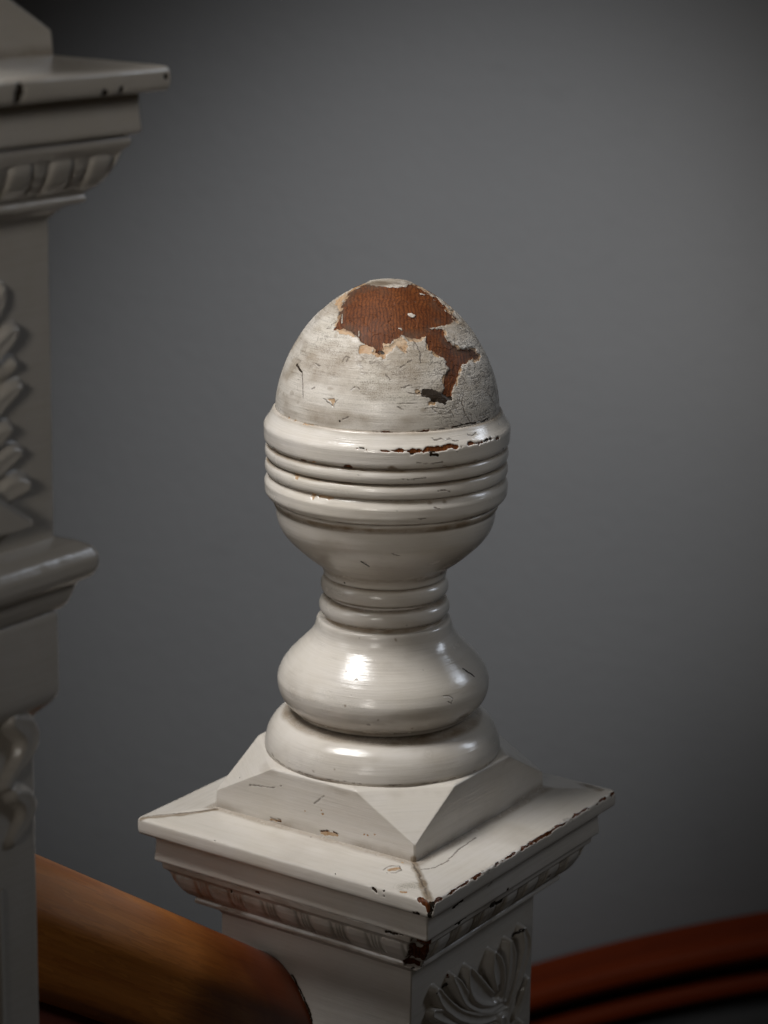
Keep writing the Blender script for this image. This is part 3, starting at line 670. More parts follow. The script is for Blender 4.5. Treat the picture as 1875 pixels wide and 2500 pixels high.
def dome_wear(V, out, P):
    F = to_front(V)
    X = F[:, [0, 2]]
    front = F[:, 1] < 0.004
    n1 = fbm(V * 230, 11, 4)
    n2 = fbm(V * 700, 12, 3)
    for polys, k, amp, soft in ((DOME_WOOD, 0, 0.0019, 0.0009), (DOME_TAN, 1, 0.0022, 0.0009), (DOME_SCUFF, 4, 0.003, 0.0022), (DOME_DARK, 2, 0.0034, 0.0012)):
        for poly in polys:
            sd = poly_sd(X, poly) + amp * n1 + amp * 0.4 * n2
            out[:, k] = np.maximum(out[:, k], np.where(front, 1 - sstep(-soft, soft, sd), 0))
    # a rim of undercoat shows round the bare wood
    for poly in DOME_WOOD:
        sd = poly_sd(X, poly) + 0.0022 * n1
        rim = np.where(front, (1 - sstep(0.0006, 0.0016, sd)) * sstep(-0.15, 0.25, fbm(V * 150, 21, 2)), 0)
        out[:, 1] = np.maximum(out[:, 1], rim)
    # darkened varnish creeps in from the edge of the bare wood
    for poly in DOME_WOOD:
        sd = poly_sd(X, poly) + 0.0019 * n1
        feather = np.where(front, sstep(-0.0052, -0.0006, sd) * (1 - sstep(0.0002, 0.0012, sd)), 0) * sstep(-0.25, 0.35, fbm(V * 95, 22, 3))
        out[:, 3] = np.maximum(out[:, 3], 0.95 * feather)
        out[:, 5] = np.maximum(out[:, 5], 0.85 * feather)
        near = np.where(front, 1 - sstep(0.0, 0.010, sd + 0.004 * fbm(V * 70, 23, 3)), 0)
        out[:, 4] = np.maximum(out[:, 4], 0.75 * near)
    # back of the crown is worn too
    bk = sstep(0.282, 0.288, V[:, 2] + 0.010 * fbm(V * 60, 31, 3)) * (F[:, 1] > 0.0)
    out[:, 0] = np.maximum(out[:, 0], bk)
    # worn, soiled shoulder on the upper right
    sh = sstep(0.006, 0.018, F[:, 0]) * sstep(0.276, 0.286, V[:, 2] + 0.004 * n1) * (1 - out[:, 0])
    out[:, 3] = np.maximum(out[:, 3], 0.75 * sh * sstep(-0.35, 0.2, fbm(V * 120, 24, 3)))
    # flat scuffed top: the pale disc is a glossy reflection painted in
    disc = sstep(0.3028, 0.3036, V[:, 2] + 0.0008 * n1)
    out[:, :3] *= (1 - disc)[:, None]
    out[:, 4] = np.maximum(out[:, 4], 0.6 * disc)
    # crazing in the old paint: dark wandering hair lines, denser towards the right
    right = sstep(0.012, 0.042, F[:, 0])
    reg = np.clip(right * 1.0 + 0.8 * sstep(0.25, 0.272, V[:, 2]), 0, 1) * sstep(-0.25, 0.2, fbm(V * 60, 41, 4) + 0.3 * right - 0.05)
    w1 = np.abs(fbm(V * np.array([150, 150, 210]), 42, 3))
    w2 = np.abs(fbm(V * np.array([260, 260, 330]), 43, 3))
    cr = np.maximum(1 - sstep(0.018, 0.05, w1), 0.8 * (1 - sstep(0.02, 0.07, w2))) * reg
    cr = cr * (1 - out[:, 0])
    out[:, 5] = np.maximum(out[:, 5], cr * 0.9)
    # short horizontal scratches
    sc = fbm(np.stack([V[:, 0] * 90, V[:, 1] * 90, V[:, 2] * 900], -1), 44, 3)
    out[:, 5] = np.maximum(out[:, 5], 0.55 * (1 - out[:, 0]) * sstep(0.38, 0.52, sc) * sstep(-0.2, 0.4, fbm(V * 30, 45, 2) + 0.2))
    # thinned paint
    th = sstep(0.05, 0.5, fbm(V * 38, 46, 3) + 0.5 * sstep(0.24, 0.275, V[:, 2]) - 0.15)
    out[:, 4] = np.maximum(out[:, 4], 0.35 + 0.65 * th)
    tn = sstep(0.30, 0.42, fbm(V * np.array([70, 70, 110]), 47, 3))
    out[:, 3] = np.maximum(out[:, 3], 0.5 * tn)
    yl = sstep(-0.1, 0.5, fbm(V * np.array([45, 45, 75]), 48, 3) + 0.25 * sstep(0.245, 0.265, V[:, 2]))
    out[:, 3] = np.maximum(out[:, 3], 0.62 * yl)


def build_finial():
    """the turned parts of a finial, as (name, mesh, children)"""
    d = {}
    d['finial_dome'] = lathe('finial_dome', np.vstack([
        [(0.0001, 0.3043)], spline([(0.0085, 0.3043), (0.0112, 0.3038), (0.0145, 0.3026), (0.0183, 0.3009), (0.0231, 0.2983), (0.0276, 0.2955), (0.0319, 0.2923), (0.0363, 0.2884), (0.0402, 0.2845),
                                    (0.0438, 0.2803), (0.0475, 0.2753), (0.0504, 0.2705), (0.0533, 0.2655), (0.0560, 0.2598), (0.0580, 0.2544), (0.0597, 0.2490), (0.0610, 0.2430), (0.0617, 0.2376),
                                    (0.0620, 0.2320), (0.0620, 0.2290)])]), 1, step=0.00045, nf=560, wear=both(dome_wear, crevice(0.2335, 0.0016, 0.45, 2)), wob=0.00015)
    d['finial_collar'] = lathe('finial_collar', np.vstack([
        spline([(0.0600, 0.2338), (0.0622, 0.2341), (0.0632, 0.2338), (0.0642, 0.2318), (0.0662, 0.2284), (0.0677, 0.2262), (0.0683, 0.2246)]),
        [(0.0683, 0.2240), (0.0681, 0.2180)], spline([(0.0679, 0.2168), (0.0668, 0.2152), (0.0650, 0.2144), (0.060, 0.2142)])]), 2,
        wear=both(crevice(0.2342, 0.0022, 0.35, 3), crevice(0.2145, 0.0018, 0.5, 4)))
    d['bead'] = lathe('bead', [(0.060, 0.2149)] + arc_bead(0.2104, 0.0040, 0.0648, 0.0676) + [(0.060, 0.2060)], 3,
                      wear=both(crevice(0.2142, 0.0016, 0.7, 5), crevice(0.2063, 0.0012, 0.5, 6)), sig=0.0004)
    d['bead_low'] = lathe('bead', [(0.060, 0.2066)] + arc_bead(0.2017, 0.0041, 0.0650, 0.0675) + [(0.060, 0.1970)], 4,
                          wear=both(crevice(0.2058, 0.0015, 0.6, 7), crevice(0.1978, 0.0012, 0.5, 8)), sig=0.0004)
    d['lower_band'] = lathe('lower_band', np.vstack([
        [(0.060, 0.1979)], spline([(0.0645, 0.1978), (0.0660, 0.1966), (0.0675, 0.1938)]), [(0.0678, 0.1930), (0.0675, 0.1878)],
        spline([(0.0672, 0.1868), (0.0655, 0.1845), (0.0630, 0.1832), (0.0580, 0.1828)])]), 5,
        wear=both(crevice(0.1975, 0.0022, 0.45, 9), crevice(0.1835, 0.0015, 0.5, 10)))
    d['finial_bowl'] = lathe('finial_bowl', np.vstack([
        spline([(0.058, 0.1838), (0.0622, 0.1826), (0.0628, 0.1806), (0.0618, 0.1788)]),
        spline([(0.0611, 0.1782), (0.0613, 0.1755), (0.0606, 0.1712), (0.0586, 0.1660), (0.0548, 0.1606), (0.0497, 0.1555), (0.0436, 0.1502), (0.0385, 0.1464), (0.0355, 0.1436)]),
        spline([(0.0350, 0.1428), (0.0347, 0.1408), (0.0340, 0.1388), (0.0300, 0.1380)])]), 6,
        wear=both(crevice(0.1800, 0.0030, 0.75, 11), crevice(0.144, 0.0035, 0.35, 12)))
    d['neck'] = lathe('neck', [(0.029, 0.1395), (0.0320, 0.1392), (0.0312, 0.127), (0.0336, 0.116), (0.0335, 0.112), (0.030, 0.111)], 7,
                      wear=both(crevice(0.1155, 0.0030, 0.9, 13), crevice(0.1385, 0.002, 0.4, 15)))
    d['neck_bead'] = lathe('bead', [(0.030, 0.1385)] + arc_bead(0.1330, 0.0054, 0.0308, 0.0361) + [(0.030, 0.1272)], 8,
                           wear=both(crevice(0.1278, 0.0022, 0.6, 14), crevice(0.1384, 0.0018, 0.5, 114)))
    d['neck_bead_low'] = lathe('bead', [(0.030, 0.1270)] + arc_bead(0.1209, 0.0054, 0.0312, 0.0369) + [(0.030, 0.1152)], 9,
                               wear=both(crevice(0.1264, 0.0020, 0.6, 16), crevice(0.1162, 0.002, 0.5, 17)))
    d['finial_bulb'] = lathe('finial_bulb', np.vstack([
        spline([(0.030, 0.1128), (0.0360, 0.1138), (0.0374, 0.1136), (0.0381, 0.1124)]),
        spline([(0.0384, 0.1108), (0.0394, 0.1072), (0.0417, 0.1034), (0.0450, 0.0998), (0.0495, 0.0952), (0.0538, 0.0906), (0.0575, 0.0855), (0.0598, 0.0800), (0.0602, 0.0765),
                (0.0594, 0.0715), (0.0573, 0.0670), (0.0540, 0.0632), (0.0512, 0.0612), (0.0508, 0.0600), (0.0490, 0.0590), (0.044, 0.0585)])]), 10, wear=crevice(0.0615, 0.0030, 0.25, 18), wob=0.0002)
    d['finial_base'] = lathe('finial_base', spline([(0.040, 0.0578), (0.0480, 0.0580), (0.0530, 0.0574), (0.0578, 0.0556), (0.0620, 0.0524), (0.0650, 0.0478), (0.0666, 0.0432), (0.0673, 0.0395), (0.0673, 0.0372),
                                                    (0.0668, 0.0364), (0.0665, 0.0340)]), 11, wear=both(crevice(0.0577, 0.0025, 0.55, 19), crevice(0.0373, 0.0014, 0.35, 20)), wob=0.0002)
    return d


# ------------------------------------------------------------------ square pieces
def square_grid(rows, nfront=400, nback=50, nc=6, ncut=None):
    """rows: (half width, corner cut/radius, z).  Perimeter order: face -L (y=-h), +R, +L, -R; local frame."""
    P = []
    T = None
    for h, cut, z in rows:
        pts, tv = [], []
        for k, n in ((0, nfront), (1, nback), (2, nback), (3, nfront)):
            t = np.linspace(-1, 1, n)
            u = t * (h - cut)
            a = np.stack([u, 0 * u - h], -1)
            if ncut:                                    # straight chamfer
                f = np.linspace(0, 1, ncut + 2)[1:-1]
                c = np.stack([h - cut + cut * f, -h + cut * f], -1)
            else:                                       # rounded arris
                an = np.linspace(-math.pi / 2, 0, nc + 2)[1:-1]
                c = np.stack([h - cut + cut * np.cos(an), -(h - cut) + cut * np.sin(an)], -1)
            q = np.vstack([a, c])
            ca, sa = [(1, 0), (0, 1), (-1, 0), (0, -1)][k]
            pts.append(np.stack([q[:, 0] * ca - q[:, 1] * sa, q[:, 0] * sa + q[:, 1] * ca], -1))
        pts = np.vstack(pts)
        P.append(np.c_[pts, np.full(len(pts), z)])
    return np.array(P)


def square_piece(name, rows, seed, marks, step=0.0005, sig=0.0003, nfront=400, nback=50, ncut=None, wear=None, disp=None, wob=0.00015):
    q = resample(np.array([(h, z, c) for h, c, z in rows], float), step, sig)
    rows2 = [(a[0], a[2], a[1]) for a in q]
    P = square_grid(rows2, nfront, nback, ncut=ncut)
    if ncut:                                             # paint-softened arrises
        for _ in range(6):
            P = 0.25 * np.roll(P, 1, 1) + 0.5 * P + 0.25 * np.roll(P, -1, 1)
    V = P.reshape(-1, 3).copy()
    n = fbm(V * 60, seed, 3)
    rad = V[:, :2] / np.maximum(np.abs(V[:, :2]).max(1, keepdims=True), 1e-6)
    V[:, :2] += rad * (wob * n)[:, None]
    if disp:
        V = disp(V)
    out = np.zeros((len(V), 6))
    apply_marks(V, marks, out)
    if wear:
        wear(V, out, P)
    # chipped places lose a little thickness
    V[:, :2] -= rad * (0.0005 * np.maximum(out[:, 0], out[:, 2]))[:, None]
    s = np.r_[0, np.cumsum(np.linalg.norm(np.diff(q[:, :2], axis=0), axis=1))]
    m = P.shape[1]
    along = np.where(np.abs(V[:, 0]) > np.abs(V[:, 1]), V[:, 1], V[:, 0]).reshape(P.shape[:2])
    br = np.stack([along, np.repeat(s[:, None], m, 1) + seed * 0.29, 0 * along + seed], -1)
    return grid_mesh(name, V.reshape(P.shape), True, {'brush': br, 'wear': out[:, :3], 'stain': out[:, 3:]})


def edge_wear(V, out, P, h, z0, thr, seed, face='both'):
    pass


RHO = 0.0012
SLAB = [(0.0640, RHO, 0.0052), (0.0690, RHO, 0.0044), (0.0970, RHO * 1.5, 0.0008), (0.0990, 0.0022, 0.0003), (0.0997, 0.0026, -0.0006), (0.0999, 0.0028, -0.0020), (0.1000, 0.0028, -0.0060),
        (0.0997, 0.0026, -0.0082), (0.0988, 0.0022, -0.0093), (0.0970, 0.0018, -0.0095), (0.0900, RHO, -0.0095)]
FASCIA = [(0.0890, RHO, -0.0090), (0.0922, RHO, -0.0097), (0.0924, RHO, -0.0180), (0.0930, RHO, -0.0250), (0.0928, RHO, -0.0262), (0.0915, RHO, -0.0266), (0.0860, RHO, -0.0268)]
MOULD = [(0.0850, RHO, -0.0262), (0.0893, RHO, -0.0270), (0.0900, RHO, -0.0280), (0.0898, RHO, -0.0312), (0.0880, RHO, -0.0324), (0.0868, RHO, -0.0340), (0.0855, RHO, -0.0385), (0.0830, RHO, -0.0435),
         (0.0795, RHO, -0.0478), (0.0765, RHO, -0.0500), (0.0757, RHO, -0.0506), (0.0768, RHO, -0.0518), (0.0770, RHO, -0.0535), (0.0752, RHO, -0.0546), (0.0715, RHO, -0.0556), (0.0685, RHO, -0.0575),
         (0.0668, RHO, -0.0596), (0.0660, RHO, -0.0612), (0.0640, RHO, -0.0616)]
PED = [(0.0400, 0.0235, 0.0366), (0.0660, 0.0387, 0.0366), (0.0674, 0.0390, 0.0360), (0.0676, 0.0378, 0.0352), (0.0678, 0.0010, 0.0145), (0.0682, 0.0010, 0.0060), (0.0683, 0.0012, 0.0020)]


def egg_band(V):
    """worn egg-and-dart cut into the sloping band under the cap"""
    z = V[:, 2]
    ax = np.abs(V[:, 0]) > np.abs(V[:, 1])
    u = np.where(ax, V[:, 1], V[:, 0]) * 1000
    half = np.maximum(np.abs(V[:, 0]), np.abs(V[:, 1])) * 1000
    band = sstep(-0.0500, -0.0485, z) * (1 - sstep(-0.0350, -0.0335, z))
    p = 23.5
    t = np.mod(u + 7.0 + p * 10, p) - p / 2
    zc = (z + 0.0418) * 1000
    egg = np.clip(1 - (np.abs(t) / 7.0) ** 5 - (np.abs(zc) / 7.6) ** 5, 0, 1) ** 0.5
    a = np.abs(t) - p / 2
    reed = sum(np.clip(1 - ((a + o) / 0.9) ** 2, 0, 1) ** 0.5 for o in (0.0, 2.1)) * (1 - 0.5 * (np.abs(zc) / 8) ** 2)
    hgt = band * (0.0015 * egg + 0.0010 * np.clip(reed, 0, 1) - 0.0009)
    hgt = hgt * (half - np.abs(u) > 1.0)
    n = V.copy()
    rad = np.where(ax, np.sign(V[:, 0]), 0), np.where(ax, 0, np.sign(V[:, 1]))
    n[:, 0] += rad[0] * hgt
    n[:, 1] += rad[1] * hgt
    return n


def broken_corner(V):
    """the left strip of the moulding has lost its end at the front corner"""
    V = egg_band(V)
    left = (V[:, 0] < 0) & (np.abs(V[:, 0]) > np.abs(V[:, 1]) * 0.96) & (V[:, 1] < -0.060)
    dcor = V[:, 1] + np.abs(V[:, 0])
    cut = left * (1 - sstep(0.0085, 0.0095, dcor + 0.0012 * fbm(V * 400, 61, 2))) * sstep(-0.0535, -0.052, V[:, 2]) * (1 - sstep(-0.0285, -0.027, V[:, 2]))
    V = V.copy()
    V[:, 0] += cut * 0.0038
    return V


def corner_wear(V, out, P=None):
    left = (V[:, 0] < 0) & (V[:, 1] < -0.060) & (np.abs(V[:, 1]) - np.abs(V[:, 0]) < 0.006) & (np.abs(V[:, 1]) > np.abs(V[:, 0]) - 0.009)
    cut = left * sstep(-0.055, -0.052, V[:, 2]) * (1 - sstep(-0.0285, -0.027, V[:, 2]))
    out[:, 0] = np.maximum(out[:, 0], cut * sstep(-0.4, 0.2, fbm(V * 160, 62, 2)))
    g = sstep(0.0, 0.5, fbm(V * 35, 63, 3) + 0.1)
    lf = (V[:, 0] < -0.062) * sstep(-0.02, 0.03, V[:, 1]) * sstep(0.02, 0.30, fbm(V * np.array([90, 90, 160]), 64, 4) + 0.02)
    out[:, 1] = np.maximum(out[:, 1], 0.46 * lf)
    lw = (V[:, 0] < -0.060) * (1 - sstep(-0.0525, -0.0505, V[:, 2])) * sstep(-0.056, -0.0545, V[:, 2]) * sstep(-0.2, 0.3, fbm(V * 60, 65, 3))
    out[:, 3] = np.maximum(out[:, 3], 0.7 * lw)
    lg = (V[:, 0] < -0.062) * sstep(-0.045, 0.02, V[:, 1]) * sstep(-0.35, 0.35, fbm(V * np.array([55, 55, 120]), 66, 4))
    out[:, 3] = np.maximum(out[:, 3], 0.72 * lg)
    out[:, 3] = np.maximum(out[:, 3], 0.55 * g * (V[:, 0] < 0))


def slab_wear(V, out, P=None):
    # chipped arris on the right-hand edge, grime by the pedestal
    d = np.hypot(np.abs(V[:, 1] + 0.0990), V[:, 2] + 0.0008)
    n = fbm(V * np.array([95, 400, 400]), 71, 3)
    face = V[:, 1] < -0.094
    n = n + 0.9 * fbm(V * np.array([420, 700, 700]), 76, 3)
    chip = face * (1 - sstep(0.0004, 0.0011, d - 0.0012 * n)) * sstep(-0.25, 0.02, fbm(V * 75, 72, 4) + 0.05)
    out[:, 0] = np.maximum(out[:, 0], chip)
    rim = face * (1 - sstep(0.0012, 0.0024, d - 0.0014 * n)) * sstep(0.0, 0.2, fbm(V * 55, 72, 3))
    out[:, 5] = np.maximum(out[:, 5], 0.6 * rim * sstep(0.0, 0.3, fbm(V * 500, 73, 2)))
    h = np.maximum(np.abs(V[:, 0]), np.abs(V[:, 1]))
    gap = (1 - sstep(0.0705, 0.0745, h + 0.002 * fbm(V * 60, 74, 3))) * (V[:, 2] > 0.002)
    out[:, 3] = np.maximum(out[:, 3], 0.62 * gap)
    up = V[:, 2] > 0.0
    m = sstep(0.15, 0.55, fbm(V * 28, 75, 3)) * up
    out[:, 3] = np.maximum(out[:, 3], 0.18 * m)


def ped_wear(V, out, P=None):
    low = 1 - sstep(0.0055, 0.0105, V[:, 2] + 0.002 * fbm(V * 90, 81, 3))
    out[:, 3] = np.maximum(out[:, 3], 0.62 * low * sstep(-0.5, 0.3, fbm(V * 50, 82, 2)))
    top = sstep(0.0300, 0.0345, V[:, 2] + 0.002 * fbm(V * 90, 83, 3)) * (V[:, 2] < 0.0356)
    out[:, 3] = np.maximum(out[:, 3], 0.30 * top * sstep(-0.1, 0.4, fbm(V * 60, 84, 3)))


# carved relief: lobes as tapering strokes, height field over a face
def relief(name, u0, u1, z0, z1, lobes, step, seed, holes=()):
    """u across the face (m), z up; lobes: (points [(u, z, halfwidth) mm], height mm, hollow)"""
    nu, nz = int((u1 - u0) / step) + 1, int((z1 - z0) / step) + 1
    U, Zg = np.meshgrid(np.linspace(u0, u1, nu), np.linspace(z0, z1, nz))
    X = np.stack([U.ravel(), Zg.ravel()], -1) * 1000
    X = X + 0.35 * np.stack([fbm(np.c_[X * 0.25, 0 * X[:, 0]], seed, 2), fbm(np.c_[X * 0.25, 0 * X[:, 0] + 9], seed + 5, 2)], -1)
    H = np.zeros(len(X))
    for pts, hh, hollow in lobes:
        p = spline(np.array(pts, float), 0.6)
        best = np.full(len(X), 1e9)
        tt = np.zeros(len(X))
        ww = np.ones(len(X))
        n = len(p)
        for i in range(n):
            d = np.hypot(X[:, 0] - p[i, 0], X[:, 1] - p[i, 1]) / p[i, 2]
            s = d < best
            best[s] = d[s]
            tt[s] = i / (n - 1)
            ww[s] = p[i, 2]
        ins = best < 1
        edge = np.clip((1 - best) * ww / 1.3, 0, 1)
        prof = np.sqrt(1 - (1 - edge) ** 2)
        body = hh * (1 - 0.45 * tt) * prof - hollow * (1 - best ** 2).clip(0, 1) * sstep(0.15, 0.7, 1 - best)
        H = np.where(ins & (body > H * 0.55), np.maximum(body, 0.3 * prof), H)
    for hu, hz, hr in holes:
        d = np.hypot(X[:, 0] - hu, (X[:, 1] - hz) * 0.75)
        H = H - 5.0 * (1 - sstep(hr * 0.5, hr, d))
    H = H.reshape(nz, nu)
    k = np.array([1, 2, 1]) / 4
    for _ in range(2):
        H = np.apply_along_axis(lambda a: np.convolve(np.pad(a, 1, 'edge'), k, 'valid'), 0, H)
        H = np.apply_along_axis(lambda a: np.convolve(np.pad(a, 1, 'edge'), k, 'valid'), 1, H)
    edge = np.minimum.reduce([U - u0, u1 - U, Zg - z0, z1 - Zg]) < step * 0.6
    H = np.where(edge, -1.0, H - 0.15)
    return U, Zg, H / 1000.0


LEAF = [
    ([(-47, -93, 3.4), (-38, -98, 4.4), (-25, -106, 4.6), (-8, -117, 4.2), (10, -127, 3.6), (26, -131, 3.0)], 5.5, 1.6),
    ([(-45, -80, 3.0), (-37, -90, 4.2), (-22, -103, 4.2), (-2, -115, 3.8), (18, -122, 3.2), (33, -124, 2.6)], 6.4, 1.8),
    ([(-28, -78.5, 2.4), (-22, -86, 3.8), (-12, -99, 4.2), (2, -109, 3.8), (16, -115.5, 3.2), (29, -118, 2.4)], 6.6, 1.8),
    ([(48, -78, 3.2), (52, -88, 5.2), (50, -98, 5.4), (45, -109, 4.6), (40, -118, 3.4), (36, -126, 2.6)], 6.2, 1.8),
    ([(56, -113, 2.6), (55, -119, 3.6), (52, -127, 3.6), (46, -133, 3.0)], 5.0, 1.2),
    ([(32, -80, 2.8), (34, -88, 4.6), (35, -97, 5.0), (34, -107, 4.0), (32, -116, 2.8)], 6.8, 1.6),
    ([(-11.5, -80, 2.4), (-9, -87, 6.0), (-2, -96, 7.8), (9, -105, 6.6), (20, -112, 4.0)], 6.8, 2.2),
    ([(14, -80, 2.6), (16, -87, 6.2), (20, -95, 7.0), (23.5, -104, 5.6), (26, -113, 3.4)], 7.6, 2.2),
    ([(26, -129, 6.5), (30, -132, 6.5)], 6.0, 1.0),
    ([(-46, -110, 3.6), (-34, -116, 4.8), (-18, -124, 4.8), (0, -134, 4.2), (18, -140, 3.2)], 5.5, 1.6),
    ([(50, -140, 3.2), (44, -148, 4.6), (32, -152, 4.4), (18, -150, 3.2)], 5.5, 1.6),
    ([(-40, -134, 3.6), (-26, -140, 5.0), (-8, -148, 5.0), (10, -152, 3.6)], 5.5, 1.6),
]


def carve_mesh(name, face, half, U, Zg, H, seed, wear=None):
    """put a relief on a face of a post: face '-y' (the -L face) or '+x' (the +R face)"""
    if face == '-y':
        P = np.stack([U, -half - H, Zg], -1)
    else:
        P = np.stack([half + H, U, Zg], -1)
    V = P.reshape(-1, 3)
    out = np.zeros((len(V), 6))
    apply_marks(V, MARKS if face == '-y' and half > 0.06 and name == 'acanthus_carving' else [], out)
    h = H.reshape(-1)
    # dirt lies in the cut hollows
    out[:, 3] = np.maximum(out[:, 3], 0.5 * (1 - sstep(0.0000, 0.0012, h)) * sstep(-0.3, 0.4, fbm(V * 90, seed, 3)))
    br = np.stack([V[:, 2], V[:, 0] + V[:, 1], 0 * h], -1)
    return grid_mesh(name, P, False, {'brush': br, 'wear': out[:, :3], 'stain': out[:, 3:]})


def empty(name, loc, label, cat, group=None):
    o = bpy.data.objects.new(name, None)
    COL.objects.link(o)
    o.location = loc
    o.rotation_euler = (0, 0, ROT)
    o.empty_display_size = 0.05
    o['label'] = label
    o['category'] = cat
    if group:
        o['group'] = group
    return o


def tag(o, label=None, cat=None, group=None, kind=None):
    for k, v in (('label', label), ('category', cat), ('group', group), ('kind', kind)):
        if v:
            o[k] = v
    return o


# ------------------------------------------------------------------ wall
def box_mesh(name, lo, hi):
    me = bpy.data.meshes.new(name)
    x0, y0, z0 = lo
    x1, y1, z1 = hi
    v = [(x0, y0, z0), (x1, y0, z0), (x1, y1, z0), (x0, y1, z0), (x0, y0, z1), (x1, y0, z1), (x1, y1, z1), (x0, y1, z1)]
    me.from_pydata(v, [], [(0, 3, 2, 1), (4, 5, 6, 7), (0, 1, 5, 4), (1, 2, 6, 5), (2, 3, 7, 6), (3, 0, 4, 7)])
    return me


WALL_Y = 1.30
wall = link('wall', box_mesh('wall', (-3.0, WALL_Y, -2.5), (3.0, WALL_Y + 0.12, 2.5)), make_wall_mat())
tag(wall, 'plain mid grey painted plaster wall behind the posts', None, None, 'structure')


# ------------------------------------------------------------------ stair rail along the wall
def sweep(name, path, prof, mat, parent, side, up=(0, 0, 1)):
    """sweep profile points (a along `side`, b along up) along a path"""
    path = np.array(path, float)
    side = np.array(side, float)
    upv = np.array(up, float)
    prof = np.array(prof, float)
    P = path[:, None, :] + prof[None, :, 0:1] * side + prof[None, :, 1:2] * upv
    d = np.r_[0, np.cumsum(np.linalg.norm(np.diff(path, axis=0), axis=1))]
    s = np.r_[0, np.cumsum(np.linalg.norm(np.diff(prof, axis=0), axis=1))]
    br = np.stack([np.repeat(d[:, None], len(s), 1), np.repeat(s[None], len(d), 0), np.zeros((len(d), len(s)))], -1)
    me = grid_mesh(name, P, True, {'brush': br})
    # close the two ends
    import bmesh
    bm = bmesh.new()
    bm.from_mesh(me)
    bm.verts.ensure_lookup_table()
    k = len(prof)
    n = len(path)
    bm.faces.new([bm.verts[i] for i in range(k)])
    bm.faces.new([bm.verts[(n - 1) * k + i] for i in range(k - 1, -1, -1)])
    bmesh.ops.recalc_face_normals(bm, faces=bm.faces)
    bm.to_mesh(me)
    bm.free()
    return link(name, me, mat, parent)


def rail_profile(pts, sig=0.0012):
    p = np.array(pts + pts[:1], float)
    q = resample(p, 0.0012, 0.0)[:-1]
    w = max(1, int(sig / 0.0012))
    ker = np.exp(-0.5 * (np.arange(-3 * w, 3 * w + 1) / w) ** 2)
    ker /= ker.sum()
    return np.stack([sum(ker[i] * np.roll(q[:, k], i - 3 * w) for i in range(len(ker))) for k in (0, 1)], -1)


ROOT = empty('stair_rail', (0.55, WALL_Y, -0.55), 'dark red moulded wooden stair rail rising along the grey wall behind the finial post', 'stair rail')
ROOT.rotation_euler = (0, 0, 0)
RY = WALL_Y - 0.05
XS = np.linspace(-0.6, 1.1, 60)
#@RAILCURVE@


def rail_z(x):
    t = min(x, 0.82) - 0.18
    return -0.712 + 0.335 * t - 0.26 * t * t


def rpath(dz):
    return [(x - 0.55, RY - WALL_Y, rail_z(x) + dz + 0.55) for x in XS]


sweep('upper_moulding', rpath(0.0), rail_profile([(0.045, 0.0), (-0.012, 0.0), (-0.024, -0.006), (-0.026, -0.020), (-0.018, -0.032), (0.0, -0.036), (0.045, -0.036)], 0.003), DARK_WOOD, ROOT, (0, 1, 0))
sweep('lower_moulding', rpath(-0.054), rail_profile([(0.045, 0.0), (0.004, 0.0), (-0.008, -0.006), (-0.010, -0.018), (-0.002, -0.027), (0.045, -0.027)], 0.003), DARK_WOOD, ROOT, (0, 1, 0))
sweep('string_board', rpath(-0.02), [(0.047, 0.0), (0.012, 0.0), (0.012, -0.6), (0.047, -0.6)], BLACK, ROOT, (0, 1, 0))

# ------------------------------------------------------------------ front newel post
front = empty('newel_post', (0, 0, 0), 'cream painted wooden newel post with chipped egg shaped finial, in sharp focus', 'newel post', 'newel posts')
fin = build_finial()
made = {}
for k, par in (('finial_dome', None), ('finial_collar', None), ('bead', 'finial_collar'), ('bead_low', 'finial_collar'), ('lower_band', 'finial_collar'), ('finial_bowl', None), ('neck', None),
               ('neck_bead', 'neck'), ('neck_bead_low', 'neck'), ('finial_bulb', None), ('finial_base', None)):
    made[k] = link('bead' if 'bead' in k else k, fin[k], PAINT, made[par] if par else front)
made['finial_dome']['label'] = 'cream egg shaped dome with its paint worn to brown wood at the top'
link('pedestal', square_piece('pedestal', PED, 21, MARKS, ncut=70, nfront=240, wear=ped_wear, sig=0.0003), PAINT, front)
link('cap_slab', square_piece('cap_slab', SLAB, 22, MARKS, wear=slab_wear), PAINT, front)
link('fascia', square_piece('fascia', FASCIA, 23, MARKS), PAINT, front)
link('egg_and_dart_moulding', square_piece('egg_and_dart_moulding', MOULD, 24, MARKS, disp=broken_corner, wear=corner_wear, step=0.0004), PAINT, front)
RAIL_JOINT = [('dark', 0.0009, [(-0.0658, (a - 0.6) / 1000, b / 1000) for a, b in ((15.5, -86.2), (10.3, -93.2), (3.9, -103.9), (0.6, -114.0), (0.2, -124.0), (-2.0, -132))])]
SH = [(0.0655, RHO, -0.0590), (0.0658, RHO, -0.0610), (0.0658, RHO, -0.170), (0.0658, RHO, -0.40)]
shaft = link('shaft', square_piece('shaft', SH, 25, MARKS + RAIL_JOINT, step=0.0008, nfront=300), PAINT, front)
U, Zg, H = relief('acanthus_carving', -0.056, 0.0625, -0.158, -0.0735, LEAF, 0.0005, 91, holes=[(22.6, -108.5, 3.6)])
link('acanthus_carving', carve_mesh('acanthus_carving', '-y', 0.0658, U, Zg, H, 92), PAINT, shaft)

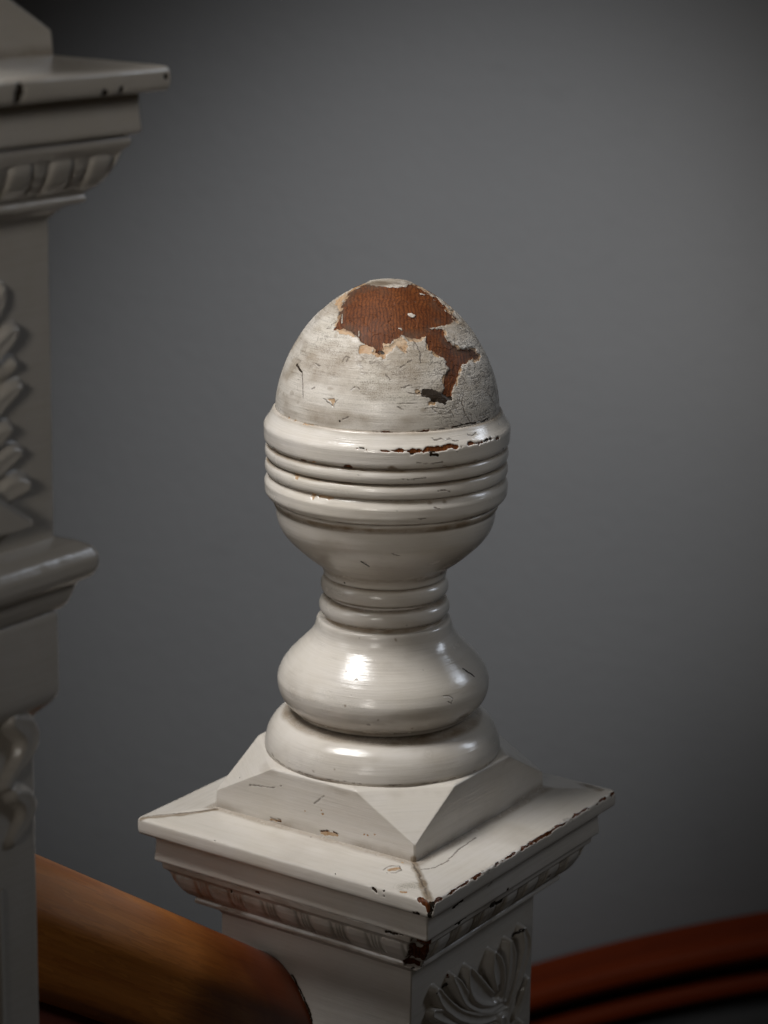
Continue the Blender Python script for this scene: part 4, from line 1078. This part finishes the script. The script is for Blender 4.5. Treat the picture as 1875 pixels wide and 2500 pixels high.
# ------------------------------------------------------------------ left newel post
Q = 0.41246
ZL = 0.4416
CL = -Q * R
left = empty('newel_post', (CL[0], CL[1], ZL), 'tall shadowed newel post at the left edge, out of focus, with a rounded ledge', 'newel post', 'newel posts')
made2 = {}
for k, par in (('finial_dome', None), ('finial_collar', None), ('bead', 'finial_collar'), ('bead_low', 'finial_collar'), ('lower_band', 'finial_collar'), ('finial_bowl', None), ('neck', None),
               ('neck_bead', 'neck'), ('neck_bead_low', 'neck'), ('finial_bulb', None), ('finial_base', None)):
    made2[k] = link('bead' if 'bead' in k else k, fin[k], PAINT, made2[par] if par else left)
LM = [('dark', 0.0022, [(0.012, -0.1014, -0.003), (0.011, -0.1014, -0.0075)]), ('dark', 0.0022, [(0.0605, -0.1014, -0.0085)]), ('dark', 0.0018, [(0.0705, -0.1014, -0.008)]), ('dark', 0.0012, [(0.0985, -0.1014, -0.004)])]
kw = dict(nfront=160, nback=160, step=0.0008)
link('pedestal', square_piece('pedestal', PED, 31, [], ncut=40, nfront=100, nback=100, wear=ped_wear), PAINT, left)
link('cap_slab', square_piece('cap_slab', [(h * 1.014, 0.0012, z) for h, c, z in SLAB], 32, LM, **kw), PAINT, left)
link('fascia', square_piece('fascia', FASCIA, 33, [], **kw), PAINT, left)
link('egg_and_dart_moulding', square_piece('egg_and_dart_moulding', MOULD, 34, [], disp=egg_band, **kw), PAINT, left)
lsh = link('shaft', square_piece('shaft', [(0.0655, RHO, -0.0590), (0.0658, RHO, -0.0610), (0.0655, RHO, -0.1985)], 35, [], step=0.0015, nfront=120, nback=120), PAINT, left)
link('ledge', square_piece('ledge', [(0.0600, RHO, -0.1940), (0.0668, RHO, -0.1950), (0.0730, 0.002, -0.1966), (0.0775, 0.0035, -0.1990), (0.0798, 0.004, -0.2035), (0.0796, 0.004, -0.2080), (0.0775, 0.0035, -0.2120),
                                     (0.0730, 0.003, -0.2140), (0.0722, 0.003, -0.2165), (0.0712, 0.003, -0.2200), (0.0692, 0.002, -0.2240), (0.0672, 0.0015, -0.2260), (0.0640, RHO, -0.2270)], 36, [], sig=0.0008, **kw), PAINT, left)
low = link('lower_shaft', square_piece('lower_shaft', [(0.0640, 0.002, -0.2250), (0.0665, 0.002, -0.2270), (0.0665, 0.002, -0.2625), (0.0655, 0.002, -0.2655), (0.0628, 0.002, -0.2690), (0.0598, 0.002, -0.2715), (0.0584, 0.002, -0.2740),
                                                       (0.0582, 0.002, -0.2900), (0.0575, 0.002, -1.20)], 37, [], step=0.0015, nfront=120, nback=120, sig=0.001), PAINT, left)
LEAF2 = []
for sg in (1, -1):
    for pts, hh, ho in (
            ([(20, -80, 2.6), (19, -88, 4.6), (14, -100, 5.0), (8, -122, 4)], 7.5, 2.2),
            ([(36, -86, 2.4), (33, -92, 3.8), (25, -100, 4.2), (12, -116, 4)], 6.5, 2.0),
            ([(42, -103, 2.6), (37, -106, 4.4), (28, -113, 4.6), (16, -126, 4)], 8.5, 2.2),
            ([(40, -117, 3.0), (35, -119, 4.0)], 7.0, 0.5),
            ([(44, -127, 2.4), (38, -129, 3.6), (27, -136, 4.2), (17, -146, 4)], 7.5, 2.0),
            ([(37, -143, 2.6), (32, -145, 4.0), (24, -150, 4.0)], 8.0, 1.4),
            ([(43, -154, 2.8), (37, -155, 4.4), (28, -160, 4.2), (20, -166, 4)], 7.0, 1.6),
            ([(45, -168, 3.6), (39, -168, 5.2), (31, -171, 4.4)], 9.0, 0.8)):
        LEAF2.append(([(sg * u, z, w) for u, z, w in pts], hh, ho))
LEAF2.append(([(0, -76, 4), (0, -95, 9), (0, -130, 8), (0, -165, 6)], 9.0, 2.4))
U, Zg, H = relief('leaf_carving', -0.052, 0.052, -0.176, -0.076, LEAF2, 0.0009, 95)
H = np.where(H > 0, H * 0.62, H)
link('leaf_carving', carve_mesh('leaf_carving', '-y', 0.0656, U, Zg, H, 96), PAINT, lsh)
# gable-shaped plinth under the leaf
me = bpy.data.meshes.new('gable_block')
gv = []
for y, s in ((-0.0650, 1.0), (-0.0720, 1.0), (-0.0745, 0.90)):
    gv += [(-0.045 * s, y, -0.1835), (0.045 * s, y, -0.1835), (0.045 * s, y, -0.1815), (0.0, y, -0.152 - 0.004 * (1 - s) * 10), (-0.045 * s, y, -0.1815)]
gf = []
for r_ in (0, 1):
    for i in range(5):
        j = (i + 1) % 5
        gf.append((r_ * 5 + i, r_ * 5 + j, r_ * 5 + 5 + j, r_ * 5 + 5 + i))
gf.append((10, 11, 12, 13, 14))
me.from_pydata(gv, [], gf)
link('gable_block', me, PAINT, lsh)
LEAF3 = [([(40, -270, 4), (49, -276, 6), (51.5, -283, 5.5), (46, -291, 4), (38, -299, 3)], 9.5, 1.0), ([(42, -304, 3.4), (49.5, -309, 5), (50, -316, 4.5), (42, -325, 3)], 7.5, 1.0),
         ([(-40, -270, 4), (-49, -276, 6), (-51.5, -283, 5.5), (-46, -291, 4), (-38, -299, 3)], 9.5, 1.0), ([(-42, -304, 3.4), (-49.5, -309, 5), (-50, -316, 4.5), (-42, -325, 3)], 7.5, 1.0),
         ([(0, -274, 4), (0, -290, 7), (0, -316, 6), (0, -330, 3)], 5.0, 1.5)]
U, Zg, H = relief('leaf_carving', -0.0578, 0.0578, -0.336, -0.2665, LEAF3, 0.0009, 97)
H = np.where(H > 0, H * 0.80, H)
link('leaf_carving', carve_mesh('leaf_carving', '-y', 0.0582, U, Zg, H, 98), PAINT, low)
# raised panel strips on the face that looks right
for i, u in enumerate((0.0325, 0.0255, -0.0255, -0.0325)):
    q = [(u - 0.0022, -0.0570), (u - 0.0022, -0.0592), (u - 0.0010, -0.0602), (u + 0.0010, -0.0602), (u + 0.0022, -0.0592), (u + 0.0022, -0.0570)]
    Pm = np.array([[(a, b, z) for a, b in q] for z in (-0.345, -0.40, -0.60, -1.19)])
    br = np.stack([Pm[..., 2], Pm[..., 0], 0 * Pm[..., 0]], -1)
    zz = np.zeros((Pm.shape[0] * Pm.shape[1], 3))
    link('panel_strip', grid_mesh('panel_strip', Pm, True, {'brush': br, 'wear': zz, 'stain': zz}), PAINT, low)

# ------------------------------------------------------------------ handrail between the posts
BETA = math.radians(33.4)
rail = empty('handrail', tuple(-0.0658 * R + 0.030 * L + np.array([0, 0, -0.078])), 'orange brown varnished wooden handrail sloping between the two cream posts', 'handrail')
D = np.array([-math.cos(BETA), 0, math.sin(BETA)])
off = np.array([-0.0658, 0.030, -0.078])
ts = np.linspace(-0.03, 0.40, 120)
path = [D * t for t in ts]
right = [(35, -77.0), (30, -77.9), (25.7, -79.1), (21.5, -81.4), (17.2, -85.0), (13.7, -89.0), (10.3, -93.8), (7.0, -98.8), (3.9, -104.5), (1.8, -109.5), (0.6, -114.5), (0.6, -119.0), (0.4, -121.5), (0.3, -123.5),
         (0.1, -126.0), (-0.2, -134.0), (-1.0, -142.0), (-0.8, -149.0), (2.0, -154.0), (7.0, -157.0), (16, -159.0), (35, -160.0)]
leftp = [(70 - a, b) for a, b in right[::-1][1:-1]]
prof = [((a - 30) / 1000, (b + 78) / 1000) for a, b in right + leftp]
und = [(6, -150), (6, -225), (64, -225), (64, -150)]
sweep('under_board', path, [((a - 30) / 1000, (b + 78) / 1000) for a, b in und], DARK_WOOD, rail, (0, 1, 0))
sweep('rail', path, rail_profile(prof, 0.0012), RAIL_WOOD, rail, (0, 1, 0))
#@END@
